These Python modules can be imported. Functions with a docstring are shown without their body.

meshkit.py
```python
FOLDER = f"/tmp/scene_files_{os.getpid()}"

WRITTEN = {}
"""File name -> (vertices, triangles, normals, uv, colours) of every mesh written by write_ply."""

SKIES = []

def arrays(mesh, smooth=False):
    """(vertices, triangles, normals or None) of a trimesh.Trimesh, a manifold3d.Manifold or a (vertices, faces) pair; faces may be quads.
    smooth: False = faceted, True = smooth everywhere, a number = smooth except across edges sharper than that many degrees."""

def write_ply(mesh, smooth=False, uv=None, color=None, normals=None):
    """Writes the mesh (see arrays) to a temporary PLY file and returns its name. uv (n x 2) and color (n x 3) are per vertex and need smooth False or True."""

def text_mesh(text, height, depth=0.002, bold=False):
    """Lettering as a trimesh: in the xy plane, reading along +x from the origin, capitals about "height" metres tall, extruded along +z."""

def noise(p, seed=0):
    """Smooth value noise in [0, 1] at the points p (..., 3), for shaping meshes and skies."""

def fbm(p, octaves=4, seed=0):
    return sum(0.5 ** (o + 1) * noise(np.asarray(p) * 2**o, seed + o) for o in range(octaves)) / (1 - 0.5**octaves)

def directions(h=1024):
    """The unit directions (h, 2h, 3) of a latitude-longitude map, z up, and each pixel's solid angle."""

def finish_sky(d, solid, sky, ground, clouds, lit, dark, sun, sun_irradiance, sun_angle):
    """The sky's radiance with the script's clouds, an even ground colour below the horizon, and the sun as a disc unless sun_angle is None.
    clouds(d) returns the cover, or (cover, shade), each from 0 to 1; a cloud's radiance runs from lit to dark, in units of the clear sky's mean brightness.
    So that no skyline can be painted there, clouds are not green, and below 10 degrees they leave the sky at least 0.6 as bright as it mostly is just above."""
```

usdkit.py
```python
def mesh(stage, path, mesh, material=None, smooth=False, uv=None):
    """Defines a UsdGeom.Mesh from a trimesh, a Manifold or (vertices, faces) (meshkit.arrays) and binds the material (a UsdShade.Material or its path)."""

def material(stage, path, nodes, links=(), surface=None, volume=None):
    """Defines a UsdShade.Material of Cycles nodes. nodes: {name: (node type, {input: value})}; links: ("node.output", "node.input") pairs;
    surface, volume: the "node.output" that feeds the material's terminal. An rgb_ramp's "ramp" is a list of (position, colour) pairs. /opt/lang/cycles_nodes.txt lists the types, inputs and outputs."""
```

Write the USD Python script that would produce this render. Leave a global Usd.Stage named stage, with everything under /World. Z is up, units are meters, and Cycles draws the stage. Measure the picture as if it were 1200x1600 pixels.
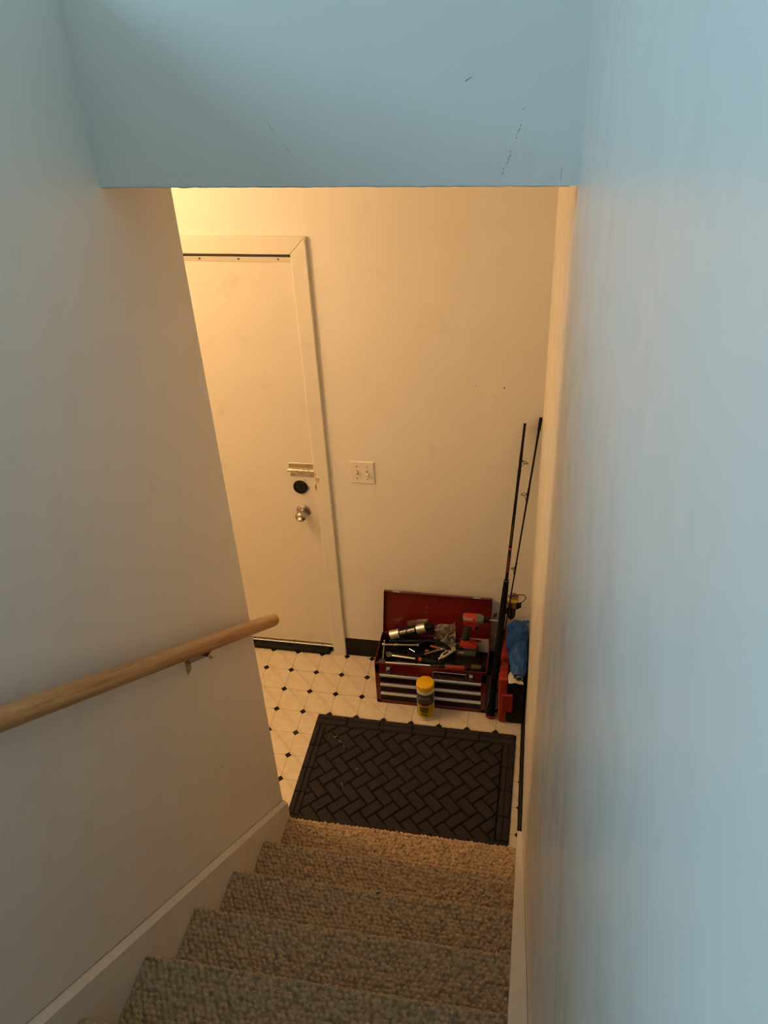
import math, random
import numpy as np, trimesh, manifold3d
from scipy.spatial import cKDTree
from shapely.geometry import Polygon, Point, box as sbox
from shapely.ops import unary_union
from pxr import Usd, UsdGeom, UsdLux, UsdShade, Gf, Sdf
import usdkit, meshkit

stage = Usd.Stage.CreateInMemory()
UsdGeom.SetStageUpAxis(stage, UsdGeom.Tokens.z)
UsdGeom.SetStageMetersPerUnit(stage, 1.0)
UsdGeom.Xform.Define(stage, '/World')
UsdGeom.Scope.Define(stage, '/World/Looks')
rng = np.random.default_rng(7)

# ------------------------------------------------------------------ camera
CAM = np.array([-0.019, -2.6397, 3.04])
RIGHT = np.array([0.98258926, 0.17970268, -0.04717305])
UP = np.array([-0.06365344, 0.56414756, 0.82321672])
FWD = np.array([-0.17454681, 0.80588118, -0.56576402])
cam = UsdGeom.Camera.Define(stage, '/World/camera')
cam.AddTransformOp().Set(Gf.Matrix4d(*[*RIGHT, 0, *UP, 0, *(-FWD), 0, *CAM, 1]))
cam.CreateHorizontalApertureAttr(36.0)
cam.CreateFocalLengthAttr(36.0 * 1322.3 / 1200.0)
cam.CreateClippingRangeAttr(Gf.Vec2f(0.01, 100.0))
cam.CreateExposureAttr(0.0)

# ------------------------------------------------------------------ lights
DAY = (0.51, 0.87, 1.20)          # daylight against the warm white balance of the photograph
DAY_SIDE, DAY_BACK, DAY_TOP = 7.1, 0.3, 0.7
LAMP = (1.0, 0.60, 0.28)
LAMP_POWER = 91.0
def rect_light(path, pos, rot, w, h, color, inten):
    l = UsdLux.RectLight.Define(stage, path)
    l.AddTranslateOp().Set(Gf.Vec3d(*pos)); l.AddRotateXYZOp().Set(Gf.Vec3f(*rot))
    l.CreateWidthAttr(w); l.CreateHeightAttr(h)
    l.CreateColorAttr(Gf.Vec3f(*color)); l.CreateIntensityAttr(inten)
# daylight in the two upstairs window openings (the windows themselves are built further down)
rect_light('/World/daylight_side', (-2.91, -3.65, 4.35), (0, -90, 0), 1.3, 2.2, DAY, DAY_SIDE)
rect_light('/World/daylight_back', (-1.6, -6.56, 4.35), (90, 0, 0), 1.8, 1.3, DAY, DAY_BACK)
rect_light('/World/daylight_top', (-.45, -2.75, 5.47), (0, 0, 0), .9, 1.5, DAY, DAY_TOP)      # skylight over the stairs

# ------------------------------------------------------------------ helpers
_used = {}
def numbered(parent, name):
    k = (parent, name); n = _used.get(k, 0); _used[k] = n + 1
    return name if n == 0 else f'{name}_{n:03d}'
def _path(p):
    if p is None: return '/World'
    return str(p.GetPath()) if hasattr(p, 'GetPath') else str(p)
def tag(prim, label=None, cat=None, group=None, kind=None):
    for k, v in (('label', label), ('category', cat), ('group', group), ('kind', kind)):
        if v: prim.SetCustomDataByKey(k, v)
    return prim
def obj(name, mesh, mat, parent=None, smooth=35, **kw):
    par = _path(parent)
    m = usdkit.mesh(stage, f'{par}/{numbered(par, name)}', mesh, M[mat], smooth=smooth)
    tag(m.GetPrim(), **kw)
    return m.GetPrim()
def thing(name, label=None, cat=None, group=None, kind=None):
    x = UsdGeom.Xform.Define(stage, f'/World/{numbered("/World", name)}')
    return tag(x.GetPrim(), label, cat, group, kind)
cat = trimesh.util.concatenate
def bx(x0, x1, y0, y1, z0, z1):
    m = trimesh.creation.box((x1 - x0, y1 - y0, z1 - z0)); m.apply_translation(((x0 + x1) / 2, (y0 + y1) / 2, (z0 + z1) / 2)); return m
def cb(x0, x1, y0, y1, z0, z1, c=0.002):
    "box with chamfered edges"
    h = np.array([x1 - x0, y1 - y0, z1 - z0]) / 2; c = min(c, h.min() * .45); ps = []
    for s in np.ndindex(2, 2, 2):
        s = np.array(s) * 2 - 1
        for k in range(3):
            q = h - c; q = q.copy(); q[k] = h[k]; ps.append(s * q)
    m = trimesh.convex.convex_hull(np.array(ps)); m.apply_translation(((x0 + x1) / 2, (y0 + y1) / 2, (z0 + z1) / 2)); return m
def unit(v): v = np.asarray(v, float); return v / np.linalg.norm(v)
def frame(m, o, xd, zd):
    "moves a mesh: its z axis to zd, its x axis near xd, origin to o"
    z = unit(zd); x = np.asarray(xd, float); x = unit(x - (x @ z) * z); y = np.cross(z, x)
    T = np.eye(4); T[:3, 0], T[:3, 1], T[:3, 2], T[:3, 3] = x, y, z, o
    m = m.copy(); m.apply_transform(T); return m
def lathe(prof, n=32):
    "profile of (r, z) points turned about z; the ends are closed when r is 0"
    return trimesh.creation.revolve(np.array(prof, float), sections=n)
def axis_lathe(prof, a, b, n=24, xd=(0.3, 0.2, 0.9)):
    a, b = np.asarray(a, float), np.asarray(b, float); d = unit(b - a)
    if abs(unit(xd) @ d) > .95: xd = (1, 0, 0)
    return frame(lathe(prof, n), a, xd, d)
def rod(a, b, r, r2=None, n=16, c=0.0):
    L = np.linalg.norm(np.asarray(b, float) - a); r2 = r if r2 is None else r2
    return axis_lathe([(0, 0), (r - c, 0), (r, c), (r2, L - c), (r2 - c, L), (0, L)], a, b, n)
def tube(pts, r, n=10, closed=False, caps=True):
    p = np.asarray(pts, float); N = len(p); r = np.broadcast_to(np.asarray(r, float), (N,))
    t = np.gradient(p, axis=0)
    if closed: t = np.roll(p, -1, 0) - np.roll(p, 1, 0)
    t /= np.linalg.norm(t, axis=1, keepdims=True)
    a = np.array([0, 0, 1.]) if abs(t[0, 2]) < .9 else np.array([1., 0, 0]); u = unit(np.cross(t[0], a)); V = []
    for i in range(N):
        u = unit(u - (u @ t[i]) * t[i]); w = np.cross(t[i], u)
        th = np.linspace(0, 2 * np.pi, n, endpoint=False)
        V.append(p[i] + r[i] * (np.cos(th)[:, None] * u + np.sin(th)[:, None] * w))
    V = np.vstack(V); F = []
    for i in range(N if closed else N - 1):
        j = (i + 1) % N
        for k in range(n):
            l = (k + 1) % n; F += [(i * n + k, i * n + l, j * n + l), (i * n + k, j * n + l, j * n + k)]
    if not closed and caps:
        c0 = len(V); V = np.vstack([V, p[0], p[-1]])
        for k in range(n):
            l = (k + 1) % n; F += [(c0, l, k), (c0 + 1, (N - 1) * n + k, (N - 1) * n + l)]
    return trimesh.Trimesh(V, F, process=False)
def ext(poly, d):
    gs = getattr(poly, 'geoms', [poly])
    return cat([trimesh.creation.extrude_polygon(g, d, engine='earcut') for g in gs if g.area > 1e-9])
def ext_axis(pts, a0, a1, axis):
    "extrudes a 2D outline: axis 'x' (pts are y,z), 'y' (pts are x,z)"
    m = ext(Polygon(pts) if not hasattr(pts, 'area') else pts, a1 - a0); v = np.array(m.vertices)
    if axis == 'x': v = np.c_[v[:, 2] + a0, v[:, 0], v[:, 1]]; f = m.faces
    elif axis == 'y': v = np.c_[v[:, 0], v[:, 2] + a0, v[:, 1]]; f = m.faces[:, ::-1]
    else: v = v + [0, 0, a0]; f = m.faces
    return trimesh.Trimesh(v, f, process=False)
def rrect(x0, x1, y0, y1, r): return sbox(x0 + r, y0 + r, x1 - r, y1 - r).buffer(r, quad_segs=4)
def man(m):
    return manifold3d.Manifold(manifold3d.Mesh(np.asarray(m.vertices, np.float32), np.asarray(m.faces, np.uint32)))
def text_on(s, h, o, xd, zd, depth=.0006, bold=False, width=None):
    m = meshkit.text_mesh(s, h, depth, bold); b = m.bounds
    m.apply_translation((-(b[0, 0] + b[1, 0]) / 2, -(b[0, 1] + b[1, 1]) / 2, 0))
    if width: m.apply_scale((width / (b[1, 0] - b[0, 0]), 1, 1))
    return frame(m, o, xd, zd)
def torus(o, nrm, R, r, n=20, k=8):
    nrm = unit(nrm); a = unit(np.cross(nrm, (0.31, .2, .93))); b = np.cross(nrm, a); th = np.linspace(0, 2 * np.pi, n, endpoint=False)
    return tube(np.asarray(o) + R * (np.cos(th)[:, None] * a + np.sin(th)[:, None] * b), r, k, closed=True)

# ------------------------------------------------------------------ materials
M = {}
def mat(name, nodes, links, surface='p.BSDF'):
    M[name] = usdkit.material(stage, f'/World/Looks/{name}', nodes, links, surface=surface)
def plain(name, col, rough=.5, metal=0., bump=0., bscale=300., var=0., vscale=20., spec=.5, coat=0.):
    n = {'g': ('geometry', {}), 'p': ('principled_bsdf', {'base_color': col, 'roughness': rough, 'metallic': metal, 'specular_ior_level': spec, 'coat_weight': coat})}; l = []
    if var:
        c = np.array(col)
        n['n'] = ('noise_texture', {'scale': vscale, 'detail': 4}); n['r'] = ('rgb_ramp', {'ramp': [(.3, tuple(c * (1 - var))), (.7, tuple(np.minimum(c * (1 + var), 1)))]})
        l += [('g.position', 'n.vector'), ('n.fac', 'r.fac'), ('r.color', 'p.base_color')]
    if bump:
        n['bn'] = ('noise_texture', {'scale': bscale, 'detail': 3}); n['b'] = ('bump', {'strength': bump, 'distance': .001})
        l += [('g.position', 'bn.vector'), ('bn.fac', 'b.height'), ('b.normal', 'p.normal')]
    mat(name, n, l)
def paint(name, col, rough, stain=None, amt=.0, streak=False):
    "rolled wall paint: faint unevenness of tone, orange peel, optional stains with their own shape"
    c = np.array(col)
    n = {'g': ('geometry', {}), 'p': ('principled_bsdf', {'roughness': rough, 'specular_ior_level': .4}),
         'n': ('noise_texture', {'scale': 1.7, 'detail': 3}), 'r': ('rgb_ramp', {'ramp': [(.35, tuple(c * .965)), (.65, tuple(c))]}),
         'bn': ('noise_texture', {'scale': 260., 'detail': 2}), 'b': ('bump', {'strength': .10, 'distance': .0006}),
         'bl': ('noise_texture', {'scale': 5.5, 'detail': 1}), 'b2': ('bump', {'strength': .06, 'distance': .006}),
         'rn': ('noise_texture', {'scale': 9., 'detail': 3}), 'rm': ('map_range', {'from_min': .3, 'from_max': .7, 'to_min': rough - .04, 'to_max': rough + .06})}
    l = [('g.position', 'n.vector'), ('n.fac', 'r.fac'), ('g.position', 'bn.vector'), ('bn.fac', 'b.height'), ('g.position', 'bl.vector'), ('bl.fac', 'b2.height'),
         ('b2.normal', 'b.normal'), ('b.normal', 'p.normal'), ('g.position', 'rn.vector'), ('rn.fac', 'rm.value'), ('rm.result', 'p.roughness')]
    if stain:
        n['sn'] = ('noise_texture', {'scale': 7., 'detail': 6, 'roughness': .65}); n['sr'] = ('map_range', {'from_min': .57, 'from_max': .75, 'to_min': 0., 'to_max': amt, 'clamp': True})
        n['mx'] = ('mix_color', {'b': stain}); l += [('g.position', 'sn.vector'), ('sn.fac', 'sr.value'), ('sr.result', 'mx.fac'), ('r.color', 'mx.a'), ('mx.result', 'p.base_color')]
    else: l.append(('r.color', 'p.base_color'))
    mat(name, n, l)
WALL = (.86, .83, .755)
paint('wall_paint', WALL, .42, stain=(.60, .54, .46), amt=.18)
paint('wall_paint_satin', WALL, .34, stain=(.66, .62, .54), amt=.12)
paint('ceiling_paint', (.82, .80, .75), .8)
paint('door_paint', (.78, .735, .64), .40, stain=(.50, .41, .30), amt=.32)
paint('trim_paint', (.79, .755, .67), .36, stain=(.5, .42, .32), amt=.25)
plain('plastic_ivory', (.80, .76, .68), .35)
plain('scuff_dark', (.05, .055, .06), .8)
plain('scuff_soft', (.50, .47, .42), .7)
plain('bare_wood', (.60, .40, .19), .75, var=.35, vscale=90)
plain('dirt', (.16, .10, .05), .9, var=.4, vscale=200)
plain('aluminium', (.75, .74, .70), .34, 1., bump=.2, bscale=120)
plain('chrome', (.85, .84, .82), .12, 1.)
plain('nickel', (.47, .44, .40), .28, 1.)
plain('zinc', (.56, .54, .47), .22, 1., var=.10, vscale=60)
plain('dark_steel', (.12, .115, .11), .35, 1., var=.3, vscale=80)
plain('steel', (.50, .49, .47), .3, 1., var=.2, vscale=70)
plain('brass_steel', (.42, .36, .26), .32, 1., var=.25, vscale=90)
plain('black_rubber', (.008, .0075, .007), .6, bump=.2, bscale=200, spec=.2)
plain('black_vinyl', (.009, .0075, .006), .5, bump=.15, bscale=80, spec=.2)
plain('black_plastic', (.006, .006, .006), .5, bump=.25, bscale=500, spec=.25)
plain('black_gloss', (.006, .006, .006), .25, spec=.3)
plain('black_enamel', (.004, .004, .0045), .35, spec=.25)
plain('void_black', (.004, .004, .004), .9)
plain('grey_plastic', (.045, .040, .034), .5, bump=.3, bscale=500, spec=.35)
plain('red_enamel', (.13, .004, .005), .3, var=.15, vscale=9, coat=.15)
plain('red_plastic', (.40, .032, .013), .4)
plain('red_case', (.30, .018, .008), .42, bump=.15, bscale=300)
plain('red_grip', (.24, .028, .014), .55)
plain('red_label', (.55, .05, .03), .5)
plain('rod_wrap_red', (.09, .016, .011), .35, var=.5, vscale=220)
plain('foam_black', (.007, .006, .0055), .9, bump=.6, bscale=700, spec=.15)
plain('yellow_lid', (.83, .47, .008), .33)
plain('yellow_label', (.60, .43, .012), .38, var=.12, vscale=60)
plain('battery_label', (.15, .125, .095), .45)
plain('hammer_grey', (.15, .16, .12), .35)
plain('olive', (.11, .085, .012), .5)
plain('white_plastic', (.78, .75, .68), .35)
plain('navy_label', (.035, .028, .026), .4, var=.4, vscale=150)
plain('grey_print', (.26, .22, .18), .5)
plain('blue_label', (.10, .22, .34), .4)
plain('orange_label', (.55, .13, .012), .4)
plain('yellow_line', (.80, .58, .02), .5, bump=.5, bscale=900)
plain('bronze', (.20, .15, .09), .32, .8)
plain('orange_wood', (.28, .10, .03), .5)
plain('grey_card', (.50, .46, .40), .55)
plain('paper', (.66, .60, .50), .7, var=.06, vscale=40)
plain('silver_paint', (.74, .72, .67), .28, .85, var=.06, vscale=40)
plain('maroon_print', (.16, .03, .03), .5)
plain('tile_black', (.008, .0065, .006), .45, spec=.25)
plain('grout', (.22, .14, .06), .9)
plain('rubber_liner', (.012, .010, .009), .8, spec=.2)
plain('slot_shade', (.42, .39, .33), .6)
plain('subfloor', (.25, .2, .15), .9)
# cream vinyl tile: diagonal printed streak, fine mottling and specks of dirt
mat('tile_cream', {
    'g': ('geometry', {}), 's': ('separate_xyz', {}), 'a': ('math', {'math_type': 'add'}), 'd': ('math', {'math_type': 'divide', 'value2': .13}), 'o': ('math', {'math_type': 'add', 'value2': 40.93}), 'f': ('math', {'math_type': 'fraction'}),
    'r': ('rgb_ramp', {'ramp': [(0, (.79, .69, .51)), (.05, (.785, .685, .505)), (.08, (.73, .62, .445)), (.20, (.735, .625, .45)), (.24, (.79, .69, .51)), (.6, (.80, .70, .52)), (1, (.79, .69, .51))]}),
    'n': ('noise_texture', {'scale': 28., 'detail': 5, 'roughness': .6}), 'nr': ('rgb_ramp', {'ramp': [(.3, (.90, .88, .85)), (.6, (1, 1, 1))]}), 'm': ('mix_color', {'blend_type': 'multiply', 'fac': 1.}),
    'k': ('noise_texture', {'scale': 55., 'detail': 2}), 'kr': ('map_range', {'from_min': .74, 'from_max': .80, 'to_min': 0., 'to_max': .7, 'clamp': True}), 'mk': ('mix_color', {'b': (.25, .17, .09)}),
    'bn': ('noise_texture', {'scale': 160., 'detail': 3}), 'b': ('bump', {'strength': .25, 'distance': .0006}), 'p': ('principled_bsdf', {'roughness': .42})},
    [('g.position', 's.vector'), ('s.x', 'a.value1'), ('s.y', 'a.value2'), ('a.value', 'd.value1'), ('d.value', 'o.value1'), ('o.value', 'f.value1'), ('f.value', 'r.fac'), ('g.position', 'n.vector'), ('n.fac', 'nr.fac'), ('r.color', 'm.a'), ('nr.color', 'm.b'),
     ('g.position', 'k.vector'), ('k.fac', 'kr.value'), ('kr.result', 'mk.fac'), ('m.result', 'mk.a'), ('mk.result', 'p.base_color'), ('g.position', 'bn.vector'), ('bn.fac', 'b.height'), ('b.normal', 'p.normal')])
# berber carpet yarn: heathered beige with brown flecks
mat('carpet', {
    'g': ('geometry', {}), 'n': ('noise_texture', {'scale': 80., 'detail': 3, 'roughness': .6}), 'r': ('rgb_ramp', {'ramp': [(.28, (.34, .21, .10)), (.44, (.52, .355, .19)), (.58, (.60, .42, .235)), (.75, (.66, .475, .28))]}),
    'v': ('noise_texture', {'scale': 600., 'detail': 3}), 'b': ('bump', {'strength': .8, 'distance': .0015}), 'p': ('principled_bsdf', {'roughness': .95, 'specular_ior_level': .1, 'sheen_weight': .15})},
    [('g.position', 'n.vector'), ('n.fac', 'r.fac'), ('r.color', 'p.base_color'), ('g.position', 'v.vector'), ('v.fac', 'b.height'), ('b.normal', 'p.normal')])
# mat fibre: charcoal needle felt with pale flecks
mat('mat_fibre', {
    'g': ('geometry', {}), 'n': ('noise_texture', {'scale': 420., 'detail': 2}), 'r': ('rgb_ramp', {'ramp': [(.35, (.018, .015, .016)), (.55, (.036, .031, .031)), (.70, (.10, .085, .076))]}),
    'b': ('bump', {'strength': .9, 'distance': .0015}), 'p': ('principled_bsdf', {'roughness': .95, 'specular_ior_level': .15})},
    [('g.position', 'n.vector'), ('n.fac', 'r.fac'), ('r.color', 'p.base_color'), ('n.fac', 'b.height'), ('b.normal', 'p.normal')])
plain('mat_base', (.006, .0055, .0055), .85, spec=.15)
# beech handrail: grain stretched along the rail
mat('rail_wood', {
    'tc': ('texture_coordinate', {}), 'mp': ('mapping', {'scale': (55., 55., 2.2)}), 'n': ('noise_texture', {'scale': 1., 'detail': 5, 'roughness': .6, 'distortion': .6}),
    'r': ('rgb_ramp', {'ramp': [(.30, (.34, .155, .050)), (.47, (.53, .285, .115)), (.62, (.62, .36, .16)), (.8, (.67, .41, .20))]}),
    'mf': ('mapping', {'scale': (900., 900., 25.)}), 'nf': ('noise_texture', {'scale': 1., 'detail': 2}), 'rf': ('rgb_ramp', {'ramp': [(.36, (.62, .55, .48)), (.44, (1, 1, 1))]}), 'm': ('mix_color', {'blend_type': 'multiply', 'fac': .7}),
    'p': ('principled_bsdf', {'roughness': .38})},
    [('tc.object', 'mp.vector'), ('mp.vector', 'n.vector'), ('n.fac', 'r.fac'), ('tc.object', 'mf.vector'), ('mf.vector', 'nf.vector'), ('nf.fac', 'rf.fac'), ('r.color', 'm.a'), ('rf.color', 'm.b'), ('m.result', 'p.base_color')])
mat('clear_film', {'t': ('transparent_bsdf', {'color': (.86, .83, .78)}), 'gl': ('glossy_bsdf', {'roughness': .07, 'color': (.9, .9, .9)}), 'df': ('diffuse_bsdf', {'color': (.66, .62, .55)}), 'fr': ('layer_weight', {'blend': .42}),
    'm1': ('mix_closure', {'fac': .13}), 'm2': ('mix_closure', {})},
    [('t.BSDF', 'm1.closure1'), ('df.BSDF', 'm1.closure2'), ('fr.fresnel', 'm2.fac'), ('m1.closure', 'm2.closure1'), ('gl.BSDF', 'm2.closure2')], surface='m2.closure')
mat('blue_film', {'p': ('principled_bsdf', {'base_color': (.020, .115, .43), 'roughness': .34}), 't': ('translucent_bsdf', {'color': (.02, .12, .45)}), 'm': ('mix_closure', {'fac': .25}), 'g': ('geometry', {}), 'n': ('noise_texture', {'scale': 70., 'detail': 4}), 'b': ('bump', {'strength': .6, 'distance': .004})},
    [('g.position', 'n.vector'), ('n.fac', 'b.height'), ('b.normal', 'p.normal'), ('p.BSDF', 'm.closure1'), ('t.BSDF', 'm.closure2')], surface='m.closure')
mat('lamp_glass', {'e': ('emission', {'color': LAMP, 'strength': LAMP_POWER})}, [], surface='e.emission')
mat('window_glass', {'t': ('transparent_bsdf', {'color': (1, 1, 1)}), 'gl': ('glossy_bsdf', {'roughness': .02}), 'f': ('fresnel', {'IOR': 1.45}), 'm': ('mix_closure', {})}, [('f.fac', 'm.fac'), ('t.BSDF', 'm.closure1'), ('gl.BSDF', 'm.closure2')], surface='m.closure')

# ------------------------------------------------------------------ the room
XL, YE, YH, ZH, YW = -0.8989, -0.7118, -1.0369, 2.6496, 0.418
R, H, Y1, Z1 = 0.24065, 0.19651, -0.7170, 0.2189
def XW(y): return .0003 - .0204 * y
def struct(name, m, material, **kw): return obj(name, m, material, None, kind='structure', **kw)
# right wall: one long, very slightly skewed slab, both storeys
y0, y1 = -6.6, .54
struct('wall_right', ext_axis([(XW(y0), y0), (XW(y0) + .12, y0), (XW(y1) + .12, y1), (XW(y1), y1)], -.06, 5.4, 'z'), 'wall_paint_satin', label='long pale blue-lit wall on the right of the stairs')
# left stair wall, ends at the landing
struct('wall_left', cb(XL - .115, XL, -4.05, YE, -.06, 3.03, .003), 'wall_paint', label='stair wall on the left that carries the wooden handrail')
# header over the opening, going on up as the front wall of the upper storey
struct('wall_header', bx(-.90, XW(YH) + .02, YH, YH + .11, ZH, 5.4), 'wall_paint', label='blue-grey wall drop above the opening to the landing')
struct('wall_upper_front', bx(-2.95, -.90, YH, YH + .11, 2.97, 5.4), 'wall_paint')
# door wall with the door opening
DX0, DX1, DZ = -1.805, -.968, 2.062
wf = unary_union([sbox(-2.72, -.06, XW(YW) + .03, 2.75)]).difference(sbox(DX0, -.07, DX1, DZ))
wall_far = struct('wall_far', ext_axis(wf, YW, YW + .12, 'y'), 'wall_paint', label='warm-lit landing wall with the door and light switch')
struct('wall_landing_left', bx(-2.72, -2.6, -1.42, YW, -.06, 2.75), 'wall_paint')
struct('wall_landing_back', bx(-2.6, XL - .113, -1.42, -1.3, -.06, 2.75), 'wall_paint')
struct('ceiling', cat([bx(-2.72, XW(-1) + .02, YH + .11, YW + .02, ZH, ZH + .06), bx(-2.72, -.9, -1.42, YH + .11, ZH, ZH + .06)]), 'ceiling_paint')
# upper storey shell
struct('floor_upper', cat([bx(-2.95, XL - .115, -6.6, YH, 2.86, 2.97), bx(XL - .115, .14, -6.6, -4.10, 2.86, 2.968)]), 'carpet')
struct('ceiling_upper', ext_axis(sbox(-3.07, -6.72, .2, -.9).difference(sbox(-.9, -3.5, 0, -2.0)), 5.4, 5.5, 'z'), 'ceiling_paint')
w3 = thing('window_3', kind='structure')
obj('window_frame', ext_axis(sbox(-.95, -3.55, .05, -1.95).difference(sbox(-.9, -3.5, 0, -2.0)), 5.385, 5.4, 'z'), 'trim_paint', w3)
wl = sbox(-6.6, 2.86, YH + .1, 5.4).difference(sbox(-4.75, 3.7, -2.55, 5.0))
struct('wall_upper_left', ext_axis(wl, -3.07, -2.95, 'x'), 'wall_paint')
wb = sbox(-3.07, 2.86, .25, 5.4).difference(sbox(-2.5, 3.7, -.7, 5.0))
struct('wall_upper_back', ext_axis(wb, -6.72, -6.6, 'y'), 'wall_paint')
w1 = thing('window_1', kind='structure')
fr = sbox(-4.75, 3.7, -2.55, 5.0).difference(unary_union([sbox(-4.69, 3.76, -3.67, 4.94), sbox(-3.63, 3.76, -2.61, 4.94)]))
obj('window_frame', ext_axis(fr, -3.05, -2.99, 'x'), 'trim_paint', w1)
w2 = thing('window_2', kind='structure')
fr = sbox(-2.5, 3.7, -.7, 5.0).difference(unary_union([sbox(-2.44, 3.76, -1.62, 4.94), sbox(-1.58, 3.76, -.76, 4.94)]))
obj('window_frame', ext_axis(fr, -6.70, -6.64, 'y'), 'trim_paint', w2)

# ------------------------------------------------------------------ vinyl floor: octagon tiles with black inserts
fl = thing('floor', label='cream vinyl tile floor with small black diamonds', kind='structure')
obj('grout_bed', bx(-2.72, .14, -1.42, .54, -.06, -.0012), 'grout', fl)
T, CUT, GAP = .13, .0155, .0008
def tile_poly(i, j):
    x0, y0, x1, y1 = i * T + GAP, j * T + GAP, (i + 1) * T - GAP, (j + 1) * T - GAP; c = CUT
    return Polygon([(x0 + c, y0), (x1 - c, y0), (x1, y0 + c), (x1, y1 - c), (x1 - c, y1), (x0 + c, y1), (x0, y1 - c), (x0, y0 + c)])
clip = unary_union([sbox(-2.6, -1.3, XL - .115, YW + .0), sbox(XL - .12, -.78, 0.0, YW + .0)])
for j in range(-10, 4):
    for i in range(-20, 1):
        p = tile_poly(i, j).intersection(clip)
        if p.area > 1e-5:
            m = ext(p, .0024); m.apply_translation((0, 0, -.0024)); obj('tile', m, 'tile_cream', fl, smooth=False)
for j in range(-6, 4):
    for i in range(-14, 1):
        p = Polygon([(i * T - CUT + GAP, j * T), (i * T, j * T - CUT + GAP), (i * T + CUT - GAP, j * T), (i * T, j * T + CUT - GAP)]).intersection(clip)
        if p.area > 2e-5:
            m = ext(p, .0024); m.apply_translation((0, 0, -.0024)); obj('tile_insert', m, 'tile_black', fl, smooth=False)

# baseboards: black vinyl cove with a small toe
def cove(d=.007, toe=.016, h=.102): return [(0, 0), (-toe, 0), (-toe, .002), (-d - .002, .010), (-d, .02), (-d, h - .004), (-d + .003, h), (0, h)]
struct('baseboard_far', ext_axis([(YW + y, z) for y, z in cove()], -.9165, XW(YW) - .002, 'x'), 'black_vinyl', label='black vinyl cove base under the landing wall')
m = ext_axis([(y, z) for y, z in cove()], 0, YW + .69 - .006, 'x'); v = np.array(m.vertices)   # length along x, depth along y
yy = YW - .006 - v[:, 0]; m = trimesh.Trimesh(np.c_[XW(yy) + v[:, 1], yy, v[:, 2]], m.faces, process=False)
m.fix_normals(); struct('baseboard_right', m, 'black_vinyl', label='black vinyl cove base along the right wall')

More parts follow.
